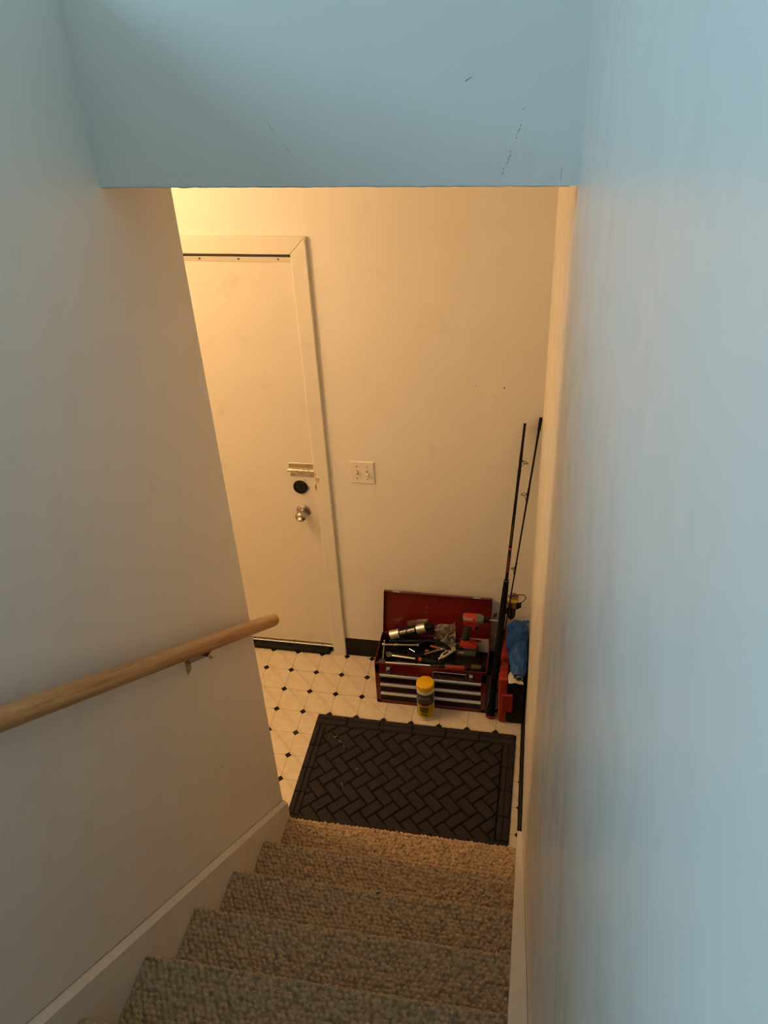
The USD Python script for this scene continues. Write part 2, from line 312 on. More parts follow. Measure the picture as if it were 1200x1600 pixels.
# ------------------------------------------------------------------ stairs
stairs = thing('staircase', label='beige looped-pile carpeted stairs going down to the landing', kind='structure')
XS0, XS1 = -.8837, -.0056
def step(k, fine):
    ny, nz = Y1 - k * R, Z1 + k * H                     # nosing front and tread top
    yb = ny - R - .028; zr = nz - H if k else 0.0       # tread back, riser foot
    rr = .016; P = []
    P += [(ny - .026, z) for z in np.linspace(zr, nz - 2 * rr - .006, 14)]
    P += [(ny - rr + rr * math.cos(a), nz - rr + rr * math.sin(a)) for a in np.linspace(-math.pi / 2 - .35, math.pi / 2, 20 if fine else 9)]
    n = int((ny - rr - yb) / (.0021 if fine else .02))
    P += [(y, nz) for y in np.linspace(ny - rr, yb, n + 1)[1:]]
    P = np.array(P); d = np.r_[0, np.cumsum(np.linalg.norm(np.diff(P, axis=0), axis=1))]
    t = np.gradient(P, axis=0); t /= np.linalg.norm(t, axis=1, keepdims=True); nrm = np.c_[t[:, 1], -t[:, 0]]      # outward: +y on the riser, +z on the tread
    nx = 420 if fine else 60; X = np.linspace(XS0 + .0006, XS1 + (XW(ny) - .0 - XS1) * 0 - .0006, nx)
    S, XX = np.meshgrid(d, X, indexing='ij')
    if fine:
        g = np.random.default_rng(40 + k); sp = .0156
        a, b = np.meshgrid(np.arange(-2, int(d[-1] / (sp * .87)) + 3), np.arange(-2, int((XS1 - XS0) / sp) + 3), indexing='ij')
        cs = np.c_[(a * sp * .87).ravel(), (XS0 + b * sp + (a % 2) * sp / 2).ravel()] + g.normal(0, .0016, (a.size, 2))
        hgt = g.uniform(.75, 1.1, len(cs)); rad = g.uniform(.0080, .0099, len(cs))
        dist, idx = cKDTree(cs).query(np.c_[S.ravel(), XX.ravel()], k=3)
        e = hgt[idx] * np.sqrt(np.clip(1 - (dist / rad[idx]) ** 2, 0, 1)); e = e.max(1)
        Ht = (-.0115 + .0133 * e).reshape(S.shape) + g.normal(0, .00012, S.shape)
    else: Ht = np.zeros(S.shape)
    V = np.stack([XX, P[:, 0][:, None] + nrm[:, 0][:, None] * Ht, P[:, 1][:, None] + nrm[:, 1][:, None] * Ht], -1).reshape(-1, 3)
    a = np.arange(len(P) - 1)[:, None] * nx + np.arange(nx - 1)[None]; a = a.ravel()
    F = np.vstack([np.c_[a, a + 1, a + nx + 1], np.c_[a, a + nx + 1, a + nx]])
    return trimesh.Trimesh(V, F[:, ::-1] if True else F, process=False)
for k in range(14):
    m = step(k, k <= 6)
    # face outward check: mean normal of the tread must look up
    if m.face_normals[-1][2] < 0: m = trimesh.Trimesh(m.vertices, m.faces[:, ::-1], process=False)
    obj('carpeted_step', m, 'carpet', stairs, smooth=True)
# a small dark twig-like scrap lies on the third nosing
sc_ = tube([(-.4215, -1.2135, .6145), (-.413, -1.2115, .6152), (-.402, -1.2085, .6150)], [.0008, .0018, .0007], 6)
obj('dirt_scrap', sc_, 'scuff_dark', None, label='tiny dark scrap of dirt lying on a carpeted stair edge', cat='debris')
# skirt boards
SK = .285
def sk(y): return SK + .8166 * (-.709 - y)
def skirt(x0, x1, yend, ch):
    o = [(yend, 0), (yend, sk(yend)), (-4.05, sk(-4.05)), (-4.05, sk(-4.05) - .45), (-1.3, 0)]
    m = ext_axis(o, x0, x1, 'x'); return m
t1 = thing('trim_1', label='painted skirt board along the left side of the stairs', kind='structure')
m = skirt(XL - .001, XS0, -.7065, 0); v = np.array(m.vertices); top = (np.abs(v[:, 2] - sk(v[:, 1])) < 1e-6) & (v[:, 0] < XL + .002); v[top, 2] += .020      # its top edge is bevelled up to the wall
obj('skirt_board', trimesh.Trimesh(v, m.faces, process=False), 'trim_paint', t1, smooth=False)
cr = tube([(XL + .0006, y, sk(y) + .0196) for y in np.linspace(-.72, -4, 60)], [.0004 + .0005 * meshkit.noise(np.array([y * 30, 0, 0])) for y in np.linspace(-.72, -4, 60)], 5)
obj('caulk_crack', cr, 'dirt', t1)
t2 = thing('trim_2', label='narrow painted skirt board along the right side of the stairs', kind='structure')
m = skirt(0, 1, -.690, 0); v = np.array(m.vertices); v[:, 0] = np.where(v[:, 0] > .5, XW(v[:, 1]) + .004, XS1)
obj('skirt_board', trimesh.Trimesh(v, m.faces, process=False), 'trim_paint', t2, smooth=False)
cr = tube([(XW(y) - .0006, y, sk(y) + .0004) for y in np.linspace(-.70, -4, 60)], [.0003 + .0005 * meshkit.noise(np.array([y * 40, 5, 0])) for y in np.linspace(-.7, -4, 60)], 5)
obj('caulk_crack', cr, 'dirt', t2)

# ------------------------------------------------------------------ handrail
ra, rb = np.array([-.838, -.6635, 1.1925]), np.array([-.838, -3.3, 1.1925 + .709 * (3.3 - .6635)])
hr = thing('handrail', 'round varnished beech handrail on the left stair wall', 'handrail')
L = np.linalg.norm(rb - ra); prof = [(0, 0)] + [(.0215 - .012 + .012 * math.sin(a), .012 - .012 * math.cos(a)) for a in np.linspace(0, math.pi / 2, 7)] + [(.0215, L), (0, L)]
rail = UsdGeom.Mesh(obj('rail', lathe(prof, 40), 'rail_wood', hr))
zz = unit(rb - ra); xx = unit(np.cross((0, 0, 1.), zz)); yy = np.cross(zz, xx)
rail.AddTransformOp().Set(Gf.Matrix4d(*[*xx, 0, *yy, 0, *zz, 0, *ra, 1]))
for by in (-1.150, -2.75):
    bz = ra[2] + (ra[1] - by) * .709 - .0225 * 1.22           # underside of the rail
    br = obj('bracket', cat([cb(XL, XL + .003, by - .012, by + .012, bz - .078, bz - .004, .001),
        ext_axis([(XL + .002, bz - .05), (XL + .058, bz - .016), (-.838 + .012, bz - .004), (-.838 + .012, bz), (XL + .002, bz - .004)], by - .0012, by + .0012, 'y')]), 'nickel', hr, smooth=False)
    obj('screw', axis_lathe([(0, .003), (.004, .002), (.0045, 0), (0, 0)], (XL + .003, by, bz - .066), (XL + .01, by, bz - .066), 12), 'nickel', br)
    obj('saddle', cat([cb(-.846, -.826, by - .014, by + .014, bz - .002, bz + .001, .0005)]), 'nickel', br)
    obj('screw', axis_lathe([(0, 0), (.0055, .001), (.0075, .006), (.006, .012), (.003, .016), (0, .018)], (-.828, by + .002, bz - .019), (-.828, by + .002, bz + .02), 16), 'zinc', br)

# ------------------------------------------------------------------ door, casing, threshold
door = thing('door_1', label='cream painted slab door with scuffs, hasp and round knob', kind='structure')
YS = .424
obj('slab', cb(DX0 + .003, DX1 - .003 - .006, YS, YS + .042, .028, 2.036, .0015), 'door_paint', door)
ws = obj('weather_strip', cat([bx(DX0 + .006, DX1 - .012, YS - .0035, YS, 2.0195, 2.041), bx(DX0 + .006, DX1 - .012, YS - .010, YS, 2.038, 2.041)]), 'aluminium', door)
for sx in (-1.72, -1.56, -1.353, -1.195, -1.037):
    obj('screw', axis_lathe([(0, 0), (.0042, 0), (.003, .0016), (0, .002)], (sx, YS - .0035, 2.030), (sx, YS - .02, 2.030), 10), 'dark_steel', ws)
sw = obj('door_sweep', cat([bx(DX0 + .006, DX1 - .014, YS - .004, YS, .030, .052), bx(DX0 + .006, DX1 - .014, YS - .008, YS, .030, .034)]), 'aluminium', door)
for sx in (-1.60, -1.405, -1.192, -1.042):
    obj('screw', axis_lathe([(0, 0), (.004, 0), (.003, .0016), (0, .002)], (sx, YS - .004, .043), (sx, YS - .02, .043), 10), 'dark_steel', sw)
# knob
kx, kz = -1.0585, .868
kn = obj('door_knob', axis_lathe([(0, .066), (.011, .0655), (.019, .063), (.0245, .056), (.0262, .047), (.0245, .039), (.018, .031), (.0125, .025), (.012, .018), (.013, .010)], (kx, YS, kz), (kx, 0, kz), 40), 'nickel', door, smooth=True)
obj('rose', axis_lathe([(0, .012), (.014, .012), (.026, .009), (.0325, .004), (.033, 0), (0, 0)], (kx, YS, kz), (kx, 0, kz), 40), 'nickel', kn)
obj('turn_button', cat([axis_lathe([(0, .0685), (.008, .068), (.009, .065), (0, .065)], (kx, YS, kz), (kx, 0, kz), 24), cb(kx - .0075, kx + .0075, YS - .0755, YS - .067, kz - .0024, kz + .0024, .001)]), 'chrome', kn)
# deadbolt opening: black plate with a rim
dx, dz = -1.0585, .998
db = obj('deadbolt_cover', axis_lathe([(0, .004), (.024, .004), (.026, .009), (.0325, .008), (.034, 0), (0, 0)], (dx, YS, dz), (dx, 0, dz), 36), 'black_gloss', door)
obj('bolt_stub', cb(dx - .004, dx + .004, YS - .009, YS - .003, dz - .010, dz + .010, .001), 'black_plastic', db)
# butt hinge fixed across the door edge as a hasp
hl = obj('hinge_hasp', cat([cb(-1.101, -.988, YS - .0030, YS, 1.094, 1.1235, .0008), cb(-1.099, -.987, YS - .0030, YS, 1.054, 1.0815, .0008)]), 'zinc', door)
for q in range(5):
    a, b = -1.111 + .0256 * q + .0004, -1.111 + .0256 * (q + 1) - .0004
    obj('knuckle', axis_lathe([(0, 0), (.0062, 0), (.0068, .0008), (.0068, b - a - .0008), (.0062, b - a), (0, b - a)], (a, YS - .0075, 1.088), (b, YS - .0075, 1.088), 18), 'zinc', hl)
for sx, sz in ((-1.083, 1.112), (-1.045, 1.106), (-1.006, 1.112), (-1.083, 1.064), (-1.045, 1.069), (-1.006, 1.064)):
    obj('screw', axis_lathe([(0, 0), (.0045, 0), (.0038, .0014), (0, .0022)], (sx, YS - .003, sz), (sx, 0, sz), 12), 'nickel', hl)
# casing: mitred flat stock with eased edges
cw = .0655; cx1 = -.9165; cx0 = cx1 - cw; lx0 = DX0 - .013 + .0; lx1 = lx0 - cw; ct = 2.1197
def casing(outline):
    m = ext_axis(outline, YW - .0185, YW + .001, 'y'); return m
cs = thing('trim_3', label='painted casing around the landing door', kind='structure')
def eased(outline):
    p = Polygon(outline); q = p.buffer(-.0035, join_style=2)
    a = ext_axis(p, YW - .0150, YW + .0005, 'y'); 
    o, i = np.array(p.exterior.coords)[:-1], np.array(q.exterior.coords)[:-1]
    i = i[[np.argmin(np.linalg.norm(i - x, axis=1)) for x in o]]
    return trimesh.convex.convex_hull(np.vstack([np.c_[o[:, 0], np.full(len(o), YW + .0005), o[:, 1]], np.c_[o[:, 0], np.full(len(o), YW - .0150), o[:, 1]], np.c_[i[:, 0], np.full(len(i), YW - .0185), i[:, 1]]]))
obj('side_casing', eased([(cx0, 0), (cx1, 0), (cx1, ct), (cx0, ct - cw)]), 'trim_paint', cs, smooth=20)
obj('side_casing', eased([(lx1, 0), (lx0, 0), (lx0, ct - cw), (lx1, ct)]), 'trim_paint', cs, smooth=20)
obj('head_casing', eased([(lx0, ct - cw), (cx0, ct - cw), (cx1, ct), (lx1, ct)]), 'trim_paint', cs, smooth=20)
obj('jamb', cat([bx(DX1 - .012, DX1 + .002, YW - .002, YW + .12, 0, DZ), bx(DX0 - .002, DX0 + .004, YW - .002, YW + .12, 0, DZ), bx(DX0, DX1, YW + .052, YW + .12, 2.0, DZ + .002), bx(DX0, DX0 + .03, YS + .046, YW + .12, 0, DZ), bx(DX1 - .04, DX1, YS + .046, YW + .12, 0, DZ)]), 'trim_paint', cs)
# worn wood and dirt at the strike
def blob(cx, cz, w, h, seed, y, t=.0004):
    g = np.random.default_rng(seed); n = 22; th = np.linspace(0, 2 * np.pi, n, endpoint=False); r = 1 + .35 * np.sin(th * 3 + g.uniform(0, 6)) * g.uniform(.3, 1) + g.normal(0, .12, n)
    return ext_axis(np.c_[cx + w * r * np.cos(th), cz + h * r * np.sin(th)], y - t, y + .0004, 'y')
for (bx_, bz_, w, h, sd) in ((-.9700, 1.056, .0095, .0135, 3), (-.9775, 1.092, .0036, .014, 5), (-.9760, 1.02, .0036, .014, 6)):
    obj('worn_wood', blob(bx_, bz_, w, h, sd, YW - .0185), 'bare_wood', cs)
obj('splinter_gap', blob(-.9805, 1.016, .0022, .017, 9, YW - .0186, .0006), 'dirt', cs)
for (bx_, bz_, w, h, sd) in ((-1.035, 1.035, .008, .004, 13), (-1.020, .995, .006, .010, 14)):
    obj('rubbed_patch', blob(bx_, bz_, w, h, sd, YS), 'scuff_soft', door)
obj('threshold', cb(DX0 - .01, -1.0005, .386, .60, 0.0, .0275, .006), 'black_rubber', cs)

# light switch
s = thing('light_switch', 'ivory two-gang toggle switch plate on wall right of door', 'light switch')
px0, px1, pz0, pz1 = -.8228, -.7125, 1.0425, 1.1540
pl = []
for (w, d) in ((0, 0), (0, .003), (.0035, .0062)):
    for x in (px0 + w, px1 - w):
        for z in (pz0 + w, pz1 - w): pl.append((x, YW - d, z))
obj('plate', trimesh.convex.convex_hull(pl), 'plastic_ivory', s, smooth=False)
for cx, up in ((-.7905, 1), (-.7445, -1)):
    yz = YW - .0062
    obj('toggle_frame', cat([cb(cx - .0062, cx - .0048, yz - .0012, yz + .002, 1.086, 1.1105, .0003), cb(cx + .0048, cx + .0062, yz - .0012, yz + .002, 1.086, 1.1105, .0003), cb(cx - .0062, cx + .0062, yz - .0012, yz + .002, 1.085, 1.0866, .0003), cb(cx - .0062, cx + .0062, yz - .0012, yz + .002, 1.1100, 1.1116, .0003)]), 'plastic_ivory', s)
    d = np.array([0, -.86, .5 * up]); 
    obj('toggle', frame(cb(-.0044, .0044, -.0042, .0042, 0, .0165, .0015), (cx, yz + .001, 1.098 + .001 * up), (1, 0, 0), d), 'white_plastic', s)
    obj('toggle_slot', bx(cx - .0048, cx + .0048, yz - .0003, yz + .001, 1.0868, 1.1098), 'slot_shade', s)
    for sz in (1.0680, 1.1285):
        obj('screw', axis_lathe([(0, 0), (.0032, 0), (.0026, .0012), (0, .0016)], (cx, yz, sz), (cx, 0, sz), 12), 'brass_steel', s)

# marks on the walls: nail hole, chips and scuffs (thin, with a shape of their own)
obj('nail_hole', blob(-.1668, 1.5293, .0028, .0035, 21, YW, .0005), 'dirt', wall_far)
obj('chip', blob(-.278, 1.533, .004, .0022, 22, YW, .0005), 'scuff_soft', wall_far)
hd = stage.GetPrimAtPath('/World/wall_header')
def streak(pts, r): return tube([(x, YH - .0001, z) for x, z in pts], r, 5)
g = np.random.default_rng(5); sm = []
for (x0, z0, x1, z1, n, sp) in ((-.115, 2.669, -.098, 2.712, 15, .0011), (-.0905, 2.733, -.0835, 2.752, 9, .0015), (-.181, 2.822, -.169, 2.829, 8, .0007), (-.083, 2.776, -.077, 2.779, 4, .0006)):
    for q in range(n):
        t = (q + g.uniform(-.3, .3)) / n; w = g.uniform(.0004, .0009)
        x, z = x0 + (x1 - x0) * t + g.normal(0, sp), z0 + (z1 - z0) * t + g.normal(0, sp)
        sm.append(streak([(x - w, z - w * g.uniform(.2, 2)), (x + w, z + w * g.uniform(.2, 2))], w * .55))
obj('scuff_mark', cat(sm), 'scuff_dark', hd)
obj('scuff_mark', cat([streak([(-.541, 2.7637), (-.535, 2.750), (-.530, 2.742)], [.0003, .0006, .0003]), streak([(-.519, 2.7254), (-.508, 2.715), (-.5013, 2.703)], [.0002, .0004, .0002])]), 'scuff_soft', hd)
obj('paint_drip', cat([blob(-.012, 2.672, .0014, .010, 31, YH, .0012), blob(-.028, 2.665, .004, .003, 32, YH, .001), blob(-.838, 2.665, .004, .003, 33, YH, .001)]), 'wall_paint', hd)
ed = [(-.895 + q * .012, YH - .0002, ZH + .0004 * g.normal()) for q in range(76)]
obj('ragged_edge', tube(ed, [.0007 + .0007 * g.uniform() for _ in ed], 5), 'scuff_soft', hd)
wlft = stage.GetPrimAtPath('/World/wall_left')
lm = []
for (y, z, ln, an) in ((-1.1, .98, .014, 1.2), (-1.36, .945, .01, .3), (-1.25, .91, .004, 0), (-1.32, .88, .004, 1), (-1.08, .80, .01, 2.3), (-.80, 1.0, .010, 1.9)):
    lm.append(tube([(XL + .0001, y - ln / 2 * math.cos(an), z - ln / 2 * math.sin(an)), (XL + .0001, y + ln / 2 * math.cos(an), z + ln / 2 * math.sin(an))], .0007, 5))
obj('scuff_mark', cat(lm), 'scuff_soft', wlft)

# ceiling lamp of the landing, round glass drum
LX, LY = -1.82, -.46
lamp = thing('ceiling_light', 'round glass globe lamp on the landing ceiling behind the stair wall', 'ceiling light')
obj('canopy', axis_lathe([(0, 0), (.15, 0), (.15, .02), (.12, .035), (0, .035)], (LX, LY, ZH), (LX, LY, 0), 40), 'nickel', lamp)
obj('glass_globe', trimesh.creation.icosphere(4, .105).apply_translation((LX, LY, ZH - .13)), 'lamp_glass', lamp, smooth=True)

#@@OBJECTS
# ------------------------------------------------------------------ door mat with moulded herringbone blocks
mx0, mx1, my0, my1 = -.960, -.036, -.622, -.0105
dm = thing('door_mat', 'dark charcoal doormat with herringbone relief at the foot of the stairs', 'doormat')
mrot = lambda v: v
mb = ext(rrect(mx0, mx1, my0, my1, .006), .0045)
obj('mat_base', mb, 'mat_base', dm, smooth=False)
def relief(poly, z0=.0044, h=.0072, c=.0030):
    "block with a sloping edge"
    out = []
    for p in getattr(poly, 'geoms', [poly]):
        if p.is_empty or p.area < 4e-5: continue
        p = p.simplify(.0006); q = p.buffer(-c, join_style=2)
        if q.is_empty or q.geom_type != 'Polygon': continue
        o = np.array(p.exterior.coords)[:-1]; i = np.array(q.exterior.coords)[:-1]
        out.append(trimesh.convex.convex_hull(np.vstack([np.c_[o, np.full(len(o), z0)], np.c_[o, np.full(len(o), z0 + h * .45)], np.c_[i, np.full(len(i), z0 + h)]])))
    return out
fx0, fx1, fy0, fy1 = -.9085, -.0935, -.573, -.0715
field = sbox(fx0, fy0, fx1, fy1)
BW, BL = .0506, .0955; s2 = math.sqrt(.5); ox, oy = -.8415, -.2725; gp = .0030
def uv(u, v): return (ox + (u - v) * s2, oy + (u + v) * s2)
for a in range(-14, 20):
    for b in range(-5, 6):
        bu, bv = a * BW + b * BL, -a * BW + b * BL
        for (u0, v0, u1, v1) in ((0, 0, BL, BW), (BL, 0, BL + BW, BL)):
            p = Polygon([uv(bu + u, bv + v) for u, v in ((u0 + gp, v0 + gp), (u1 - gp, v0 + gp), (u1 - gp, v1 - gp), (u0 + gp, v1 - gp))])
            if not p.intersects(field): continue
            for m in relief(p.intersection(field)): obj('raised_block', m, 'mat_fibre', dm, smooth=False)
for (lo, hi) in ((-.0355, -.0110), (-.0665, -.0385)):                  # far edge strips, then the near edge
    for e in (0, 1):
        y0_, y1_ = (lo, hi) if e == 0 else (my0 + my1 - hi, my0 + my1 - lo)
        xs = [mx0 + .001] + [-.813 + .1537 * q for q in range(5)] + [mx1 - .001]
        for a, b in zip(xs[:-1], xs[1:]):
            for m in relief(sbox(a + .0018, y0_, b - .0018, y1_)): obj('raised_strip', m, 'mat_fibre', dm, smooth=False)
for (lo, hi) in ((0.001, .0250), (.0285, .0490)):
    for e in (0, 1):
        x0_, x1_ = (mx0 + lo, mx0 + hi) if e == 0 else (mx1 - hi - .003, mx1 - lo)
        ys = [-.0685, -.197, -.3205, -.449, -.5635]
        for a, b in zip(ys[:-1], ys[1:]):
            for m in relief(sbox(x0_, b + .0018, x1_, a - .0018)): obj('raised_strip', m, 'mat_fibre', dm, smooth=False)
for k_, (lx, ly, an, ln) in enumerate(((-.848, -.137, .5, .018), (-.822, -.160, -.7, .022), (-.797, -.186, -.7, .016), (-.713, -.300, .1, .012), (-.760, -.392, -1.0, .02))):
    d = np.array([math.cos(an), math.sin(an)]) * ln / 2
    obj('lint', tube([(lx - d[0], ly - d[1], .0118), (lx, ly, .0124), (lx + d[0], ly + d[1], .0118)], .0006, 5), 'paper', dm)

# ------------------------------------------------------------------ red tool chest
X0, X1, Y0, Y2, ZT = -.700, -.184, .108, .312, .262
tb = thing('tool_chest', 'open dark red steel tool chest with three black drawers', 'toolbox')
th = .003
obj('body', cat([bx(X0, X1, Y0, Y2, 0, .003), bx(X0, X0 + th, Y0, Y2, 0, ZT), bx(X1 - th, X1, Y0, Y2, 0, ZT), bx(X0, X1, Y2 - th, Y2, 0, ZT),
    cb(X0, X1, Y0, Y0 + .004, .197, ZT, .001), cb(X0, X1, Y0, Y0 + .004, 0, .0205, .001), cb(X0, -.679, Y0, Y0 + .004, 0, ZT, .001), cb(-.207, X1, Y0, Y0 + .004, 0, ZT, .001),
    bx(-.679, -.207, Y0, Y0 + .004, .1365, .1385), bx(-.679, -.207, Y0, Y0 + .004, .0785, .0805),
    bx(X0 + th, X1 - th, Y0 + .003, Y2 - th, .200, .203)]), 'red_enamel', tb, smooth=20)
obj('tray_liner', cat([bx(X0 + th, X1 - th, Y0 + .004, Y2 - th, .203, .2045), bx(X0 + th, X1 - th, Y2 - th - .001, Y2 - th, .203, .248)]), 'rubber_liner', tb)
obj('rolled_rim', cat([tube([(X0 + .001, Y0 + .0005, ZT), (X1 - .001, Y0 + .0005, ZT)], .0026, 8), tube([(X0 + .001, Y0, ZT), (X0 + .001, Y2, ZT)], .0026, 8), tube([(X1 - .001, Y0, ZT), (X1 - .001, Y2, ZT)], .0026, 8),
    bx(X0 + .002, X1 - .002, Y0 - .0012, Y0 + .001, .2495, .2525)]), 'red_enamel', tb)
for (z0_, z1_) in ((.1387, .1965), (.0807, .1363), (.0207, .0783)):
    dr = obj('drawer', cat([cb(-.6785, -.2075, Y0 + .003, Y0 + .006, z0_ + .0005, z1_ - .0005, .0008), bx(-.672, -.214, Y0 + .006, Y2 - .02, z0_ + .003, z1_ - .008)]), 'black_enamel', tb, smooth=False)
    p = [(Y0 + .004, z1_ - .001), (Y0 - .004, z1_ - .001), (Y0 - .0075, z1_ - .005), (Y0 - .0065, z1_ - .0165), (Y0 - .0045, z1_ - .018), (Y0 - .004, z1_ - .0055), (Y0 + .004, z1_ - .004)]
    obj('drawer_pull', ext_axis(p, -.6785, -.2075, 'x'), 'aluminium', dr, smooth=25)
for lx in (-.6366, -.2540):
    o = [(-.017, .2545), (-.0095, .2545), (-.008, .247), (.008, .247), (.0095, .2545), (.017, .2545), (.0165, .243), (.010, .234), (.009, .206), (-.009, .206), (-.010, .234), (-.0165, .243)]
    lt = obj('latch', ext_axis([(lx + a, b) for a, b in o], Y0 - .0022, Y0 + .001, 'y'), 'zinc', tb, smooth=False)
    obj('latch_lever', cat([cb(lx - .0075, lx + .0075, Y0 - .0085, Y0 - .002, .206, .233, .003), rod((lx - .0085, Y0 - .005, .2355), (lx + .0085, Y0 - .005, .2355), .003, n=10), tube([(lx - .006, Y0 - .007, .231), (lx - .006, Y0 - .007, .247), (lx + .006, Y0 - .007, .247), (lx + .006, Y0 - .007, .231)], .0014, 6)]), 'zinc', lt)
np_ = obj('nameplate', cb(-.4285, -.2775, Y0 - .0022, Y0 + .001, .2065, .2405, .001), 'aluminium', tb, smooth=False)
obj('plate_field', bx(-.4260, -.2800, Y0 - .0027, Y0, .2092, .2378), 'black_enamel', np_, smooth=False)
obj('lettering', text_on('CRAFTSMAN', .0165, (-.353, Y0 - .0026, .2153), (1, 0, 0), (0, -1, 0), .0005, True, width=.128), 'steel', np_, smooth=False)
# lid, leaning back against the wall
hg = np.array([0, Y2 + .001, .259]); ld = unit((0, .073, .197)); ln = np.array([0, ld[2], -ld[1]])      # up the lid, out of its back
LLN, LD = .211, .022
def lid_box(x0, x1, u0, u1, w0, w1, c=0):
    m = cb(x0, x1, u0, u1, w0, w1, c) if c else bx(x0, x1, u0, u1, w0, w1)
    v = np.array(m.vertices); return trimesh.Trimesh(np.c_[v[:, 0], 0 * v[:, 0], 0 * v[:, 0]] + hg + v[:, 1:2] * ld + v[:, 2:3] * ln, m.faces[:, ::-1], process=False)
def lfix(m): m.fix_normals(); return m
lx0_, lx1_ = -.6975, -.1845
lid = obj('lid', lfix(cat([lid_box(lx0_, lx1_, 0, LLN, LD - .002, LD), lid_box(lx0_, lx1_, LLN - .002, LLN, 0, LD, .0006), lid_box(lx0_, lx0_ + .002, 0, LLN, 0, LD), lid_box(lx1_ - .002, lx1_, 0, LLN, 0, LD), lid_box(lx0_, lx1_, 0, .002, 0, LD)])), 'red_enamel', tb, smooth=False)
for lx in (-.638, -.2573):
    obj('latch_strike', lfix(cat([lid_box(lx - .018, lx + .018, LLN, LLN + .002, -.002, .012, .0006), lid_box(lx - .007, lx + .007, LLN, LLN + .005, -.004, .010, .0015)])), 'silver_paint', lid)
obj('catch_plate', lfix(cat([lid_box(-.463, -.439, LLN - .050, LLN - .004, LD - .006, LD - .002, .0008), lid_box(-.460, -.442, LLN - .054, LLN - .050, LD - .012, LD - .002, .0008)])), 'red_enamel', lid)
for rx, ru in ((-.492, .140), (-.492, .118), (-.397, .140), (-.397, .118)):
    obj('rivet', axis_lathe([(0, .0012), (.0018, .001), (.0026, 0), (0, 0)], hg + np.array([rx, 0, 0]) + ru * ld + (LD - .002) * ln, hg + np.array([rx, 0, 0]) + ru * ld, 8), 'zinc', lid)
obj('hinge', rod((X0 + .01, Y2 + .004, .262), (X1 - .01, Y2 + .004, .262), .003, n=10), 'dark_steel', tb)
obj('side_handle', cat([cb(X1, X1 + .004, .165, .225, .17, .20, .001), tube([(X1 + .003, .172, .195), (X1 + .012, .172, .19), (X1 + .013, .195, .186), (X1 + .012, .218, .19), (X1 + .003, .218, .195)], .006, 8)]), 'black_rubber', tb)

# ------------------------------------------------------------------ what lies in the chest
FL = .2045
g = np.random.default_rng(12)
def crumple(o, ax, ay, n, m, amp, seed):
    "crumpled film: a coarse, sharply creased sheet given thickness"
    gg = np.random.default_rng(seed); o, ax, ay = map(lambda q: np.asarray(q, float), (o, ax, ay)); nz = unit(np.cross(ax, ay))
    a, b = np.meshgrid(np.linspace(0, 1, n), np.linspace(0, 1, m), indexing='ij')
    env = np.sin(np.pi * np.clip(a, .02, .98)) ** .5 * np.sin(np.pi * np.clip(b, .02, .98)) ** .5
    h = amp * (env * .9 + gg.uniform(-.55, .55, a.shape) + .4 * np.sin(a * 9 + b * 5 + seed))
    ja, jb = gg.normal(0, .28 / n, a.shape), gg.normal(0, .28 / m, a.shape)
    V = (o + (a + ja)[..., None] * ax + (b + jb)[..., None] * ay + h[..., None] * nz).reshape(-1, 3)
    i = (np.arange(n - 1)[:, None] * m + np.arange(m - 1)[None]).ravel()
    F = np.vstack([np.c_[i, i + m, i + m + 1], np.c_[i, i + m + 1, i + 1]])
    V2 = V - nz * .0015; k = len(V)
    return trimesh.Trimesh(np.vstack([V, V2]), np.vstack([F, F[:, ::-1] + k]), process=False)
obj('clear_bag', crumple((-.443, .270, .240), (.098, .008, .016), (-.005, .042, .100), 10, 9, .010, 3), 'clear_film', None, smooth=False, label='crumpled clear plastic bag in the chest left of the impact driver', cat='plastic bag')
obj('clear_bag', crumple((-.578, .3105, .292), (.10, .001, .022), (0, .018, .046), 9, 5, .002, 8), 'clear_film', None, smooth=False, label='small crinkled clear bag sticking up behind the spray can', cat='plastic bag')

# spray can lying on the pile
ca, cb_ = np.array([-.652, .272, .288]), np.array([-.4865, .285, .341]); cd = unit(cb_ - ca); CL = np.linalg.norm(cb_ - ca); cr_ = .0225
sc = thing('spray_can', 'silver and black spray can lying on top of the tools', 'spray can')
obj('can', axis_lathe([(0, .004), (.017, .003), (.0205, 0), (.0228, .001), (.0228, .004), (cr_, .006), (cr_, CL - .004), (.0228, CL - .003), (.0228, CL), (.019, CL + .004), (.012, CL + .010), (0, CL + .010)], ca, cb_, 36), 'silver_paint', sc)
obj('label_band', axis_lathe([(cr_, .046), (cr_ + .0004, .046), (cr_ + .0004, .134), (cr_, .134)], ca, cb_, 36), 'black_enamel', sc)
# grey block lettering on the label: a run of upright bars as seen, bent to the can
upd = unit(np.cross(cd, np.cross((0, -.78, .62), cd))); sid = np.cross(cd, upd)
def on_can(s, ang, r): return ca + cd * s + r * (math.cos(ang) * upd + math.sin(ang) * sid)
bars = []
gg = np.random.default_rng(4)
for s in np.arange(.054, .128, .0062):
    if .084 < s < .090: continue
    for a0, a1 in ((-.38, .02), (.05, .34)):
        q = [on_can(s + ds, a, cr_ + .0007) for a in np.linspace(a0 + gg.uniform(-.05, .05), a1, 4) for ds in (0, gg.uniform(.002, .0042))]
        bars.append(trimesh.convex.convex_hull(np.array(q) + 1e-6 * gg.normal(size=(8, 3))))
obj('lettering', cat(bars), 'steel', sc, smooth=False)
ct_ = ca + cd * (CL + .002)
obj('cap', axis_lathe([(.0205, 0), (.0205, .012), (.0165, .018), (.015, .030), (.0, .032)], ct_, ct_ + cd, 28), 'black_plastic', sc)
